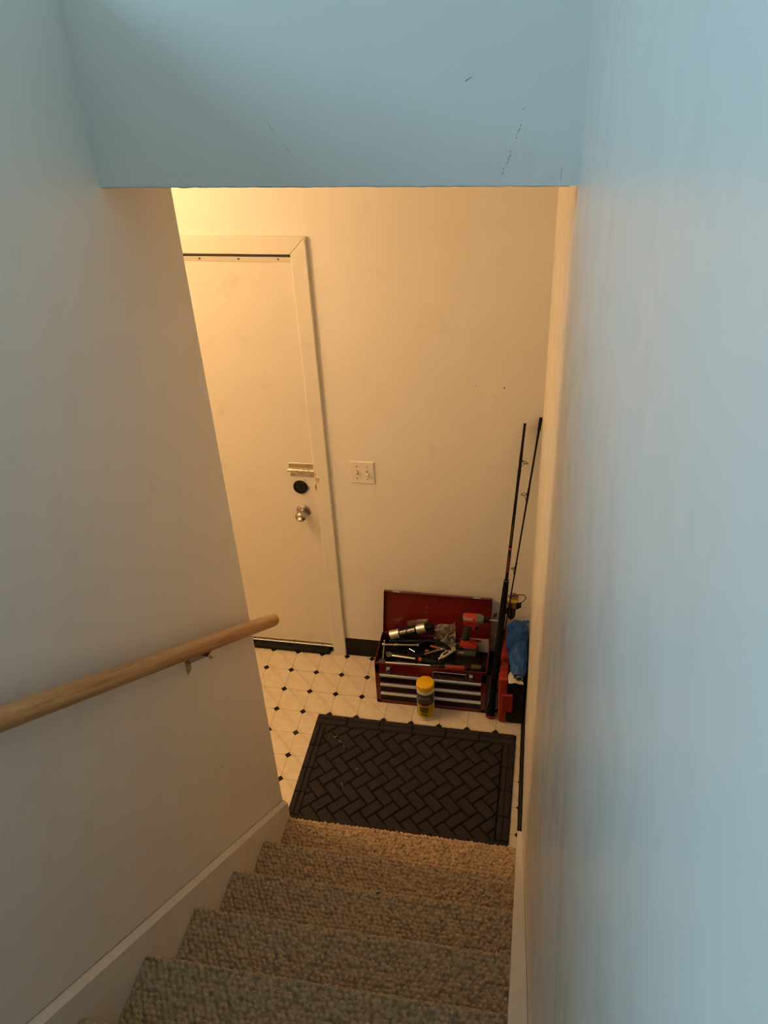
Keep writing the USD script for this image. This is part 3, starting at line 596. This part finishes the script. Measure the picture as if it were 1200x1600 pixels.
obj('nozzle', cat([frame(cb(-.007, .007, -.011, .013, .026, .042, .003), ct_, upd, cd), frame(cb(.004, .020, -.007, .007, .018, .036, .003), ct_, upd, cd)]), 'black_plastic', sc)

# impact driver standing on its battery
idr = thing('impact_driver', 'red and black cordless impact driver standing on its battery in the chest', 'power drill')
bt = obj('battery', cat([cb(-.338, -.238, .236, .288, .2195, .262, .006), cb(-.334, -.242, .241, .284, .258, .276, .004)]), 'grey_plastic', idr, smooth=30)
obj('battery_label', cat([bx(-.330, -.246, .2352, .237, .236, .257)]), 'battery_label', bt, smooth=False)
obj('battery_badge', bx(-.3225, -.3010, .2348, .237, .247, .2545), 'white_plastic', bt, smooth=False)
obj('badge_print', bx(-.3205, -.3120, .2344, .236, .2490, .2525), 'red_label', bt, smooth=False)
obj('release_clip', cb(-.3405, -.310, .234, .258, .268, .282, .003), 'black_plastic', bt)
obj('foot', trimesh.convex.convex_hull(np.vstack([cb(-.322, -.242, .244, .286, .270, .284, .004).vertices, cb(-.316, -.282, .254, .290, .288, .305, .004).vertices])), 'red_plastic', idr, smooth=30)
hz = [(-.2985, .290), (-.2965, .315), (-.2895, .345), (-.2830, .375), (-.2775, .402)]
ell = []
V = []; th_ = np.linspace(0, 2 * np.pi, 20, endpoint=False)
for (hx, hzz), (rx_, ry_) in zip(hz, ((.0195, .0165), (.0185, .0155), (.0190, .0160), (.0205, .0165), (.022, .017))): V.append(np.c_[hx + rx_ * np.cos(th_), .272 + ry_ * np.sin(th_), np.full(20, hzz)])
V = np.vstack(V); F = []
for i in range(4):
    for k in range(20):
        l = (k + 1) % 20; F += [(i * 20 + k, i * 20 + l, (i + 1) * 20 + l), (i * 20 + k, (i + 1) * 20 + l, (i + 1) * 20 + k)]
obj('grip', trimesh.Trimesh(V, F, process=False), 'grey_plastic', idr, smooth=True)
hy, hzc = .272, .4345
obj('motor_housing', cat([axis_lathe([(0, 0), (.017, .001), (.0225, .008), (.0245, .020), (.0245, .060), (.0235, .066), (0, .066)], (-.313, hy, hzc), (-.2, hy, hzc), 32),
    trimesh.convex.convex_hull(np.vstack([cb(-.304, -.238, hy - .016, hy + .016, .404, .425, .003).vertices, cb(-.296, -.252, hy - .014, hy + .014, .394, .405, .003).vertices])),
    trimesh.convex.convex_hull(np.vstack([cb(-.270, -.254, hy - .012, hy + .012, .372, .405, .003).vertices, cb(-.276, -.246, hy - .012, hy + .012, .400, .410, .003).vertices]))]), 'red_plastic', idr, smooth=30)
obj('rear_cap', axis_lathe([(0, 0), (.012, .001), (.0175, .006), (.0215, .013), (.0215, .016), (0, .016)], (-.3215, hy, hzc - .001), (-.2, hy, hzc - .001), 28), 'black_plastic', idr)
obj('badge', frame(cb(-.020, .020, -.0055, .0055, 0, .0014, .0006), (-.283, hy - .0215, hzc + .0118), (1, 0, 0), (0, -.87, .49)), 'silver_paint', idr)
obj('hammer_case', axis_lathe([(0, 0), (.0245, 0), (.0248, .004), (.0235, .018), (.0195, .030), (.0155, .034), (0, .034)], (-.2475, hy, hzc), (-.1, hy, hzc), 32), 'hammer_grey', idr)
obj('chuck', axis_lathe([(0, 0), (.0135, 0), (.0135, .008), (.011, .010), (.011, .022), (.008, .026), (0, .026)], (-.2145, hy, hzc), (-.1, hy, hzc), 24), 'black_plastic', idr)
obj('bit', rod((-.19, hy, hzc), (-.153, hy, hzc), .0034, .0028, 8), 'chrome', idr)
obj('trigger', trimesh.convex.convex_hull(np.vstack([cb(-.256, -.243, hy - .007, hy + .007, .396, .408, .002).vertices, cb(-.252, -.240, hy - .007, hy + .007, .374, .38, .002).vertices])), 'black_plastic', idr)
obj('vent_slot', cat([frame(cb(-.0035, .0035, -.0012, .0012, -.001, .0008, .0005), (-.295 + .011 * q, hy - .0162, .416), (1, 0, 0), (0, -1, 0)) for q in range(5)]), 'void_black', idr)

bc = thing('flat_tool_case', 'flat black plastic case with faint red print under the driver battery', 'plastic case')
obj('shell', cb(-.345, -.222, .196, .291, FL + .0005, .2192, .003), 'black_plastic', bc)
obj('print', text_on('||||||||||', .004, (-.274, .1958, .2095), (1, 0, 0), (0, -1, 0), .0004, False, width=.05), 'red_label', bc, smooth=False) if False else obj('print', cat([bx(-.303 + .0046 * q, -.3002 + .0046 * q, .1956, .1965, .2100, .2136) for q in range(12)]), 'red_label', bc, smooth=False)

cdp = thing('card_pack', 'grey-white card with dark oval print tucked behind the driver', 'card')
co, cx_, cy_ = np.array([-.2785, .2925, .212]), np.array([.0885, -.001, .003]), np.array([.0, .012, .072])
def card(u0, u1, v0, v1, t0, t1):
    n = unit(np.cross(cx_, cy_)); P = [co + u * cx_ + v * cy_ + t * n for u in (u0, u1) for v in (v0, v1) for t in (t0, t1)]
    return trimesh.convex.convex_hull(np.array(P))
obj('card_sheet', card(0, 1, 0, 1, 0, .004), 'grey_card', cdp, smooth=False)
n_ = unit(np.cross(cx_, cy_))
obj('oval_print', trimesh.convex.convex_hull(np.array([co + (.36 + .28 * math.cos(t)) * cx_ + (.83 + .09 * math.sin(t)) * cy_ + k * n_ for t in np.linspace(0, 6.283, 24, endpoint=False) for k in (.003, .0045)])), 'maroon_print', cdp, smooth=False)

# puller screw with a sliding T bar
pl = thing('puller_screw', 'dark steel puller screw with sliding tee bar at the left end', 'hand tool')
a_, b_ = np.array([-.684, .2385, .2515]), np.array([-.515, .256, .2535]); Lp = np.linalg.norm(b_ - a_)
obj('spindle', axis_lathe([(0, 0), (.0052, 0), (.0052, .004)] + [(.0062 - .0009 * (q % 2), .010 + .0022 * q) for q in range(66)] + [(.0062, Lp - .008), (.0095, Lp - .006), (.0095, Lp), (0, Lp)], a_, b_, 16), 'brass_steel', pl, smooth=20)
obj('collar', axis_lathe([(0, 0), (.0085, 0), (.0095, .002), (.0095, .018), (.0085, .020), (0, .020)], a_ + .055 * unit(b_ - a_), b_, 18), 'brass_steel', pl)
obj('head', axis_lathe([(0, 0), (.0082, 0), (.0092, .002), (.0092, .012), (.0082, .014), (0, .014)], a_ - .004 * unit(b_ - a_), b_, 6), 'steel', pl)
obj('tee_bar', cat([rod((-.6815, .262, .2525), (-.6705, .160, .2435), .0036, n=12), trimesh.creation.icosphere(2, .0056).apply_translation((-.6818, .2645, .2527)), trimesh.creation.icosphere(2, .0052).apply_translation((-.6703, .158, .2433))]), 'steel', pl)

# ratchet and torque wrench along the front
r1 = thing('ratchet', 'chrome ratchet with black handle and red ring behind the torque wrench', 'ratchet')
a_, b_ = np.array([-.636, .1905, .2345]), np.array([-.396, .171, .2365]); d_ = unit(b_ - a_)
obj('shaft', axis_lathe([(0, 0), (.0045, 0), (.0058, .012), (.0068, .06), (.0072, .118), (0, .118)], a_, b_, 20), 'chrome', r1)
obj('ratchet_head', cat([frame(lathe([(0, -.010), (.014, -.010), (.016, -.006), (.016, .006), (.014, .010), (0, .010)], 28), a_ - d_ * .013, d_, (0.1, -.4, .9)), frame(cb(-.0055, .0055, -.0055, .0055, -.022, -.008, .001), a_ - d_ * .013, d_, (0.1, -.4, .9))]), 'dark_steel', r1)
obj('handle', axis_lathe([(0, .116), (.009, .116), (.0105, .122), (.0098, .132), (.0098, .144), (.0115, .160), (.0125, .200), (.0118, .228), (.008, .238), (0, .240)], a_, b_, 20), 'black_rubber', r1)
obj('handle_ring', axis_lathe([(.0098, .132), (.0106, .133), (.0106, .145), (.0098, .146)], a_, b_, 20), 'red_label', r1)
r2 = thing('torque_wrench', 'long chrome torque wrench with black and red grip along the front rim', 'torque wrench')
a_, b_ = np.array([-.662, .134, .2385]), np.array([-.275, .142, .2455]); d_ = unit(b_ - a_); L_ = np.linalg.norm(b_ - a_)
obj('tube', rod(a_, a_ + d_ * .222, .0075, n=24, c=.001), 'chrome', r2)
obj('drive_head', frame(lathe([(0, -.011), (.015, -.011), (.017, -.006), (.017, .006), (.015, .011), (0, .011)], 28), a_ - d_ * .008, d_, (0, 0, 1)), 'dark_steel', r2)
obj('scale_sleeve', axis_lathe([(0, .218), (.0105, .218), (.0118, .222), (.0118, .288), (0, .288)], a_, b_, 24), 'black_plastic', r2)
obj('scale_dot', cat([trimesh.creation.icosphere(1, .0016).apply_translation(a_ + d_ * s + np.array([0, -.0118 * math.sin(t), .0118 * math.cos(t)])) for s in (.238, .253) for t in (.35, .8)]), 'white_plastic', r2)
obj('red_grip', axis_lathe([(0, .286), (.0118, .286), (.0128, .290), (.0122, .330), (.0125, .368), (.0115, .374), (0, .374)], a_, b_, 24), 'red_grip', r2)
obj('end_knob', axis_lathe([(0, .373), (.0112, .373), (.012, .376), (.012, .394), (.009, .399), (0, .399)], a_, b_, 12), 'black_plastic', r2)

# flat bar, utility knife and small pieces
obj('steel_bar', ext_axis([(-.482, .2415), (-.482, .2445), (-.340, .2455), (-.340, .2425)], 0, .014, 'y'), 'silver_paint', None, smooth=False, label='flat pale steel bar lying slantwise beside the utility knife', cat='steel bar')
pb = stage.GetPrimAtPath('/World/steel_bar'); v = np.array(UsdGeom.Mesh(pb).GetPointsAttr().Get()); tt = (v[:, 0] + .482) / .142
v = np.c_[v[:, 0], .200 + .082 * tt + v[:, 1] * (.75 + .6 * tt), v[:, 2] + .004]; UsdGeom.Mesh(pb).GetPointsAttr().Set([Gf.Vec3f(*map(float, q)) for q in v])
uk = thing('utility_knife', 'silver utility knife with dark slot lying against the battery', 'utility knife')
uo, ux = np.array([-.408, .196, .2395]), unit((.064, .068, .006)); uy = unit(np.cross((0, -.1, 1), ux))
def ukm(poly, t0, t1):
    m = ext(poly, t1 - t0); m.apply_translation((0, 0, t0)); return frame(m, uo, ux, np.cross(ux, uy))
kb = Polygon([(0, -.008), (.012, -.015), (.085, -.015), (.095, -.008), (.095, .010), (.082, .013), (.020, .011), (.004, .004)])
obj('handle', ukm(kb, 0, .010), 'silver_paint', uk, smooth=False)
obj('slot', ukm(Polygon([(.020, -.005), (.052, -.005), (.052, .003), (.020, .003)]), .0095, .0104), 'void_black', uk, smooth=False)
obj('screw', frame(lathe([(0, .0018), (.004, .0015), (.005, 0), (0, 0)], 14), uo + ux * .060 - uy * .001 + np.cross(ux, uy) * .010, ux, np.cross(ux, uy)), 'chrome', uk)
obj('blade', ukm(Polygon([(-.018, -.007), (.004, -.007), (.006, .003), (-.006, .003)]), .004, .0052), 'chrome', uk, smooth=False)
def small(name, m, material, label, c): return obj(name, m, material, None, label=label, cat=c)
small('drill_bit', rod((-.558, .236, .2445), (-.529, .220, .2425), .0028, .0022, 10), 'chrome', 'short bright chrome drill bit lying between screw and ratchet', 'drill bit')
# auger: twisted two-flute drill under the spray can
tw = []
for ph in (0, math.pi):
    t = np.linspace(0, 1, 90); A = np.array([-.655, .2615, .2575]); B = np.array([-.508, .2755, .2635]); e1 = unit((0, .3, 1)); e2 = np.cross(unit(B - A), e1)
    tw.append(tube(A + t[:, None] * (B - A) + .0062 * (np.cos(t * 44 + ph)[:, None] * e1 + np.sin(t * 44 + ph)[:, None] * e2), .0032, 7))
au = thing('auger_bit', 'dark twisted auger bit lying under the spray can', 'drill bit')
obj('flutes', cat(tw), 'dark_steel', au)
obj('core', rod((-.66, .261, .2573), (-.49, .2772, .2642), .004, n=8), 'black_plastic', au)
small('rubber_hose', tube(np.array([(-.53, .262, .244), (-.500, .274, .262), (-.470, .272, .275), (-.435, .266, .278), (-.400, .258, .270), (-.372, .250, .256), (-.360, .243, .240)]), .0085, 10), 'black_rubber', 'curved black rubber hose in front of the clear bag', 'hose')
sd = thing('screwdriver', 'thin screwdriver with orange-brown handle in front of the hose', 'screwdriver')
obj('handle', axis_lathe([(0, 0), (.0045, .001), (.0058, .006), (.005, .030), (.0058, .050), (.004, .054), (0, .054)], (-.462, .262, .2505), (-.398, .247, .2495), 14), 'orange_wood', sd)
obj('shank', rod((-.409, .2497, .2497), (-.362, .239, .249), .0022, n=8), 'chrome', sd)
small('red_wire_nut', lathe([(0, 0), (.006, 0), (.0065, .003), (.0055, .012), (.0025, .018), (0, .019)], 12).apply_transform(trimesh.transformations.rotation_matrix(1.3, (0.3, 1, .2))).apply_translation((-.480, .230, .246)), 'orange_wood', 'small rust-red cap between the hose and steel bar', 'cap')
ol = thing('olive_grip', 'olive-yellow tool grip by the right front corner of the chest', 'tool grip')
obj('grip', cb(-.260, -.212, .158, .180, .2245, .2395, .004), 'olive', ol); obj('grip_end', cb(-.212, -.200, .160, .178, .2255, .2385, .003), 'black_plastic', ol)
small('white_clip', cb(-.236, -.210, .1145, .1205, .2445, .2525, .001), 'white_plastic', 'tiny white clip at the right front rim of the chest', 'clip')
# dark spanners and sockets that fill the bottom of the tray
def wrench(p, ang, L, tilt, w=.009):
    c = [(0, -w * .45), (L, -w * .4), (L, w * .4), (0, w * .45)]
    sh = unary_union([Polygon(c), Point(0, 0).buffer(w * 1.15).difference(Polygon([(-w * 2, -w * .5), (w * .1, -w * .5), (w * .1, w * .5), (-w * 2, w * .5)])), Point(L, 0).buffer(w * .95).difference(Point(L, 0).buffer(w * .5))])
    m = ext(sh, .005); d = np.array([math.cos(ang) * math.cos(tilt), math.sin(ang) * math.cos(tilt), math.sin(tilt)])
    return frame(m, p, d, np.cross(d, (-math.sin(ang), math.cos(ang), 0)))
wl_ = [((-.665, .222, .2065), -.12, .16, .10, 'longest dark spanner, under the tee bar'), ((-.640, .206, .224), -.05, .13, .03, 'dark spanner behind the chrome ratchet shaft'), ((-.560, .200, .232), .16, .115, .0, 'dark spanner pointing at the flat steel bar'),
       ((-.500, .186, .222), .3, .105, .05, 'dark spanner under the utility knife'), ((-.600, .160, .222), -.03, .15, .02, 'dark spanner between ratchet and torque wrench')]
for p, an, L_, ti, lb in wl_:
    small('spanner', wrench(p, an, L_, ti), 'dark_steel', lb, 'spanner')
for q, (sx, sy, r_, h_, lb) in enumerate(((-.677, .132, .011, .03, 'dark socket in the left front corner of the chest'), (-.676, .205, .012, .035, 'dark socket below the sliding tee bar'), (-.575, .232, .010, .03, 'dark socket behind the short chrome bit'), (-.455, .22, .012, .032, 'dark socket left of the utility knife'), (-.50, .150, .011, .03, 'dark socket behind the torque wrench tube'), (-.37, .165, .0125, .03, 'dark socket near the red torque grip'), (-.60, .28, .014, .05, 'dark socket under the spray can'), (-.54, .29, .014, .04, 'dark socket deep behind the puller screw'))):
    small('socket', lathe([(r_ * .6, h_), (r_, h_), (r_, 0), (0, 0), (0, .012), (r_ * .6, .012)], 18).apply_translation((sx, sy, FL)), 'dark_steel', lb, 'socket')

# ------------------------------------------------------------------ wipes canister
cn = thing('wipes_canister', 'white wipes canister with yellow lid standing before the red chest', 'canister')
ccx, ccy, crr = -.4575, .0590, .0405
cz = lambda prof: lathe(prof, 48).apply_translation((ccx, ccy, 0))
obj('tub', cz([(0, 0), (.036, 0), (.0395, .003), (crr, .008), (crr, .178), (.0385, .182), (.0385, .195), (0, .195)]), 'white_plastic', cn)
def band(z0, z1, a0, a1, r, n=24):
    th = np.linspace(a0, a1, n); P = []
    for z in (z0, z1):
        for rr in (r, r + .0005): P.append(np.c_[ccx + rr * np.sin(th), ccy - rr * np.cos(th), np.full(n, z)])
    V = np.vstack(P); F = []
    for i in range(n - 1):
        for a, b in ((1, 3), (3, 2), (2, 0), (0, 1)): F += [(a * n + i, a * n + i + 1, b * n + i + 1), (a * n + i, b * n + i + 1, b * n + i)]
    m = trimesh.Trimesh(V, F, process=False); m.fix_normals(); return m
lb = obj('label', band(.022, .172, -1.15, 1.3, crr), 'yellow_label', cn, smooth=60)
obj('label_band', band(.106, .172, -.95, 1.3, crr + .0004), 'navy_label', lb, smooth=60)
obj('label_stripe', band(.098, .106, -.95, .1, crr + .0004), 'orange_label', lb, smooth=60)
obj('label_side', band(.030, .174, -1.75, -1.0, crr + .0003), 'blue_label', lb, smooth=60)
obj('label_bar', band(.040, .0475, -.55, .35, crr + .0004), 'navy_label', lb, smooth=60)
obj('label_panel', band(.056, .092, -.62, .45, crr + .0002), 'olive', lb, smooth=60)
ltr = []
for (z0, z1, xs, w) in ((.138, .158, np.linspace(-.62, .62, 9), .10), (.121, .131, np.linspace(-.35, .75, 12), .05), (.162, .166, np.linspace(-.3, .4, 7), .06)):
    for k_, x in enumerate(xs): ltr.append(band(z0 + .001 * (k_ % 2), z1 - .001 * (k_ % 3), x - w / 2, x + w / 2, crr + .0008, 4))
obj('lettering', cat(ltr), 'grey_print', lb, smooth=60)
obj('lid', cz([(0, .2215), (.030, .2212), (.0375, .2195), (.0405, .2165), (.0418, .211), (.0418, .194), (.041, .1925), (0, .1925)]), 'yellow_lid', cn)

# ------------------------------------------------------------------ red and black case standing on edge against the right wall
tc = thing('tool_case', 'red and black plastic case standing on edge against right wall', 'tool case')
def yz_case(y0, y1, z1, r0, r1): 
    p = sbox(y0, 0, y1, z1); p = p.buffer(-.012).buffer(.012, quad_segs=5)
    return p.difference(Polygon([(y0 - .01, -.01), (y0 + r0, -.01), (y0 - .01, r1)]))
def slab_x(poly, x0, x1, c):
    q = poly.buffer(-c); a = ext_axis(poly, x0 + c, x1 - c, 'x'); b = ext_axis(q, x0, x1, 'x'); return cat([a, b])
pr = yz_case(.056, .403, .286, .022, .022)
hullp = lambda p, x: np.array([(x, y, z) for y, z in p.exterior.coords])
obj('red_shell', trimesh.convex.convex_hull(np.vstack([hullp(pr.buffer(-.009), -.1265), hullp(pr.buffer(-.002), -.1195), hullp(pr, -.115), hullp(pr, -.0885)])), 'red_case', tc, smooth=30)
obj('black_shell', slab_x(yz_case(.062, .400, .281, .006, .006), -.0890, -.0115, .003), 'black_plastic', tc, smooth=30)
obj('latch', cb(-.112, -.060, .0465, .064, .086, .196, .004), 'red_case', tc)
obj('rib', cat([cb(-.1225, -.0875, y, y + .010, .284, .2895, .002) for y in (.108, .150, .205)]), 'red_case', tc)
obj('recess_band', cat([bx(-.1185, -.0895, y, y + .004, .2855, .2866) for y in (.082, .126, .236)]), 'maroon_print', tc, smooth=False)

pp = crumple((-.084, .036, .2875), (.064, -.004, 0.002), (.004, .125, .003), 5, 6, .002, 21)
obj('paper_sheet', pp, 'paper', None, label='beige folded paper under the blue bag on the case', cat='paper')

# crumpled blue plastic bag bundle
path = np.array([(-.064, .382, .322), (-.060, .345, .334), (-.0555, .29, .337), (-.052, .235, .334), (-.049, .18, .328), (-.0455, .125, .322), (-.0425, .085, .317), (-.041, .055, .314)])
wid = np.array([.030, .042, .044, .043, .040, .036, .030, .020]); hei = np.array([.022, .034, .038, .037, .034, .031, .026, .019])
tq = np.linspace(0, len(path) - 1, 46); P = np.stack([np.interp(tq, range(len(path)), path[:, k]) for k in range(3)], 1); Wd = np.interp(tq, range(len(path)), wid); Hh = np.interp(tq, range(len(path)), hei)
nth = 40; th_ = np.linspace(0, 2 * np.pi, nth, endpoint=False); V = []
for i in range(len(P)):
    c_, s_ = np.cos(th_), np.sin(th_); q = np.stack([P[i, 0] + Wd[i] * c_, np.full(nth, P[i, 1]), P[i, 2] + Hh[i] * s_], 1)
    nn = meshkit.noise(q * 42, 3); rdg = 1 - 2 * np.abs(meshkit.noise(q * np.array([60, 22, 60]), 9) - .5)
    k_ = 1 + .40 * (nn - .5) + .48 * (rdg - .6) + .16 * (meshkit.noise(q * 120, 4) - .5)
    q = np.stack([P[i, 0] + Wd[i] * c_ * k_, q[:, 1] + .012 * (nn - .5), P[i, 2] + Hh[i] * s_ * k_], 1); q[:, 2] = np.maximum(q[:, 2], .2925 + .002 * nn); q[:, 0] = np.minimum(q[:, 0], XW(q[:, 1]) - .006)
    V.append(q)
V = np.vstack(V); F = []
for i in range(len(P) - 1):
    for k in range(nth):
        l = (k + 1) % nth; F += [(i * nth + k, (i + 1) * nth + l, i * nth + l), (i * nth + k, (i + 1) * nth + k, (i + 1) * nth + l)]
V = np.vstack([V, P[0] + [0, .008, 0], P[-1] + [0, .006, 0]]); k0 = len(V) - 2
for k in range(nth): l = (k + 1) % nth; F += [(k0, k, l), (k0 + 1, (len(P) - 1) * nth + l, (len(P) - 1) * nth + k)]
bb = thing('blue_bag', 'crumpled blue plastic bag wrapped round a tube on the case', 'plastic bag')
bm = trimesh.Trimesh(V, F, process=False); bm.fix_normals()
obj('wrap', bm, 'blue_film', bb, smooth=25)
obj('loose_corner', cat([crumple((-.052, .365, .340), (.040, .010, .006), (.0, .028, -.008), 5, 4, .004, 31), crumple((-.082, .098, .300), (.032, -.012, .004), (.004, .040, .006), 5, 4, .004, 32), crumple((-.09, .33, .318), (.02, .02, .016), (.012, -.05, .012), 4, 5, .004, 33)]), 'blue_film', bb, smooth=False)
obj('tube_end', cat([axis_lathe([(.0, 0), (.013, 0), (.0155, .004), (.0155, .018), (.0165, .020), (.0165, .024), (.0128, .024), (.0128, .008), (0, .008)], (-.040, .070, .312), (-.036, .035, .306), 24)]), 'nickel', bb)
obj('valve_stub', cat([trimesh.creation.icosphere(2, .006).apply_translation((-.062, .062, .304)), rod((-.060, .075, .306), (-.062, .06, .304), .0045, n=10)]), 'white_plastic', bb)

# ------------------------------------------------------------------ fishing rods
A1, B1 = np.array([-.160, .089, .004]), np.array([-.0785, .400, 1.384]); w1_ = unit(B1 - A1)
def on1(z): return A1 + (B1 - A1) * (z - A1[2]) / (B1[2] - A1[2])
fr1 = thing('fishing_rod', 'black fishing rod with foam grip and spinning reel leaning beside the chest', 'fishing rod')
L1 = np.linalg.norm(B1 - A1); s_of = lambda z: (z - A1[2]) / w1_[2]
obj('blank', axis_lathe([(0, s_of(.68)), (.0075, s_of(.68)), (.0068, s_of(.9)), (.0058, s_of(1.2)), (.0052, L1), (0, L1)], A1, B1, 16), 'black_gloss', fr1)
obj('grip', axis_lathe([(0, .006), (.0185, .006), (.0195, .02), (.0180, .05), (.0142, .085), (.0130, .13), (.0138, .22), (.0152, .30), (.0155, .34), (.0148, .42), (.0142, .50), (.0140, .60), (.0128, .66), (.0112, s_of(.692)), (.0085, s_of(.697)), (0, s_of(.697))], A1, B1, 24), 'foam_black', fr1)
obj('butt_cap', axis_lathe([(0, -.002), (.019, -.002), (.0235, .002), (.0240, .008), (.0225, .012), (.0185, .013), (0, .013)], A1, B1, 28), 'red_grip', fr1)
obj('trim_ring', axis_lathe([(.0086, 0), (.0120, 0), (.0120, .003), (.0086, .003)], on1(.694), B1, 20), 'bronze', fr1)
for (z0, z1, mm) in ((.735, .815, 'rod_wrap_red'), (.838, .850, 'red_label'), (1.150, 1.20, 'black_rubber'), (1.222, 1.262, 'black_rubber')):
    a, b = s_of(z0), s_of(z1); rb_ = float(np.interp(z0, [.68, 1.38], [.0078, .0056]))
    obj('thread_wrap', axis_lathe([(rb_ - .002, a), (rb_ + .0003, a + .003), (rb_ + .0003, b - .003), (rb_ - .002, b)], A1, B1, 16), mm, fr1)
side = unit(np.array([1, 0, 0]) - w1_[0] * w1_); face = np.cross(side, w1_)       # face points to the viewer's side
face = face if face[1] < 0 else -face
mk = []
gg = np.random.default_rng(9)
for q in range(13): 
    z = .862 + q * .0072; p = on1(z) + .0069 * (face * .9 - side * .1); mk.append(frame(cb(-.0022, .0022, -.0018, .0018, 0, .0006, .0002), p, side, face))
obj('rod_print', cat(mk), 'olive', fr1)
def guide(o, d, u, R, reach, name_parent, mat_='black_gloss'):
    "wire line guide: ring held off the blank by two legs; d away from the blank, u along it"
    c = o + d * reach; ring = torus(c, unit(u + .25 * d), R, .0014, 22, 6)
    legs = [tube([o - u * .026 + d * .004, o - u * .012 + d * reach * .55, c + d * R * .55 - u * .001], .0011, 5), tube([o + u * .012 + d * .004, c - d * R], .0011, 5), tube([o - u * .004 + d * .003, c - d * R], .0011, 5)]
    return obj('line_guide', cat([ring] + legs), mat_, name_parent)
guide(on1(1.225), unit(side + .1 * face), w1_, .0135, .019, fr1)
# reel: its stem hangs off the grip to the right
bk0 = unit(np.cross(w1_, side)); bk0 = bk0 if bk0[1] > 0 else -bk0
e = .643 * side + .766 * bk0; f = np.cross(w1_, e); f = f if f[0] < 0 else -f; O = on1(.562); RC = O + e * .062
def rl(prof, s0, n=28): return frame(lathe(prof, n), RC + w1_ * s0, e, w1_)
reel = obj('reel_body', cat([trimesh.convex.convex_hull(np.vstack([frame(cb(-.016, .014, -.014, .014, -.062, -.012, .005), RC, e, w1_).vertices, frame(cb(-.010, .008, -.010, .010, -.074, -.06, .004), RC, e, w1_).vertices])),
    trimesh.convex.convex_hull(np.vstack([frame(cb(-.050, -.042, -.005, .005, -.030, .000, .002), RC, e, w1_).vertices, frame(cb(-.014, -.006, -.007, .007, -.050, -.020, .002), RC, e, w1_).vertices])),
    frame(cb(-.052, -.046, -.006, .006, -.045, .035, .002), RC, e, w1_)]), 'black_plastic', fr1)
obj('rotor', rl([(0, 0), (.016, 0), (.0235, .006), (.0255, .016), (.0255, .030), (.021, .034), (0, .034)], -.016), 'bronze', reel)
obj('spool', rl([(0, 0), (.0215, 0), (.0215, .0005), (.0255, .002), (.0255, .016), (.0215, .017), (0, .017)], .018), 'yellow_line', reel)
obj('spool_rim', rl([(0, 0), (.0235, 0), (.0240, .0015), (.0205, .007), (.012, .010), (.011, .017), (.006, .019), (0, .019)], .035), 'bronze', reel)
bt_ = np.array([(0, .044, -.004), (.018, .045, -.012), (.040, .037, -.016), (.056, .021, -.014), (.060, .006, -.009), (.052, -.006, -.003), (.040, -.010, 0), (.026, -.010, 0)]); tt_ = np.linspace(0, 7, 36)
bt_ = np.stack([np.interp(tt_, range(8), bt_[:, k]) for k in range(3)], 1) * np.array([1.22, 1.05, 1]); bt_[1:-1] = (bt_[:-2] + 2 * bt_[1:-1] + bt_[2:]) / 4
obj('bail', tube([RC + w1_ * b_w + e * b_e + f * b_f for b_e, b_w, b_f in bt_], .0018, 7), 'black_gloss', reel)
obj('bail_arm', cat([frame(cb(-.004, .024, .024, .030, -.012, .016, .002), RC, e, w1_), frame(cb(-.004, .024, -.030, -.024, -.012, .016, .002), RC, e, w1_)]), 'black_plastic', reel)
bk = f
hb = RC - w1_ * .034 + bk * .034
obj('crank', cat([rod(RC - w1_ * .034, hb, .004, n=10), tube([hb, hb + np.array([-.022, -.002, -.012]), hb + np.array([-.045, -.006, -.036])], .0032, 8)]), 'dark_steel', reel)
obj('crank_knob', axis_lathe([(0, 0), (.006, .001), (.0075, .008), (.006, .020), (.003, .024), (0, .024)], hb + np.array([-.043, -.006, -.034]), hb + np.array([-.056, -.020, -.046]), 14), 'black_plastic', reel)
obj('side_bolt', axis_lathe([(0, .002), (.0035, .0015), (.0045, 0), (0, 0)], RC - w1_ * .012 - bk * .0255 + e * .002, RC - w1_ * .012 - bk * .05 + e * .002, 12), 'nickel', reel)

A2, B2 = np.array([-.158, .120, .003]), np.array([-.0165, .402, 1.412]); w2_ = unit(B2 - A2); L2 = np.linalg.norm(B2 - A2)
fr2 = thing('rod_tip_section', 'upturned slim black rod tip section leaning in the corner', 'fishing rod')
obj('blank', axis_lathe([(0, 0), (.0014, .0), (.0022, .35), (.0030, .7), (.0042, 1.2), (.0046, L2 - .05), (0, L2 - .05)], A2, B2, 14), 'black_gloss', fr2)
obj('ferrule', axis_lathe([(0, L2 - .055), (.0060, L2 - .055), (.0066, L2 - .05), (.0066, L2 - .001), (.006, L2), (0, L2)], A2, B2, 16), 'black_rubber', fr2)
def on2(z): return A2 + (B2 - A2) * (z - A2[2]) / (B2[2] - A2[2])
sd2 = unit(-np.array([1, 0, 0]) + w2_[0] * w2_)
for z, R_g, rc in ((1.085, .0115, .017), (.745, .0062, .0115), (.42, .004, .008)):
    guide(on2(z), unit(sd2 + .15 * np.array([0, -1, 0])), w2_, R_g, rc, fr2)
    a = (z - A2[2]) / w2_[2]; rb_ = float(np.interp(a, [0, .35, .7, 1.2], [.0014, .0022, .003, .0042]))
    obj('thread_wrap', axis_lathe([(rb_ - .001, a - .035), (rb_ + .0008, a - .03), (rb_ + .0008, a + .03), (rb_ - .001, a + .035)], A2, B2, 12), 'black_rubber', fr2)
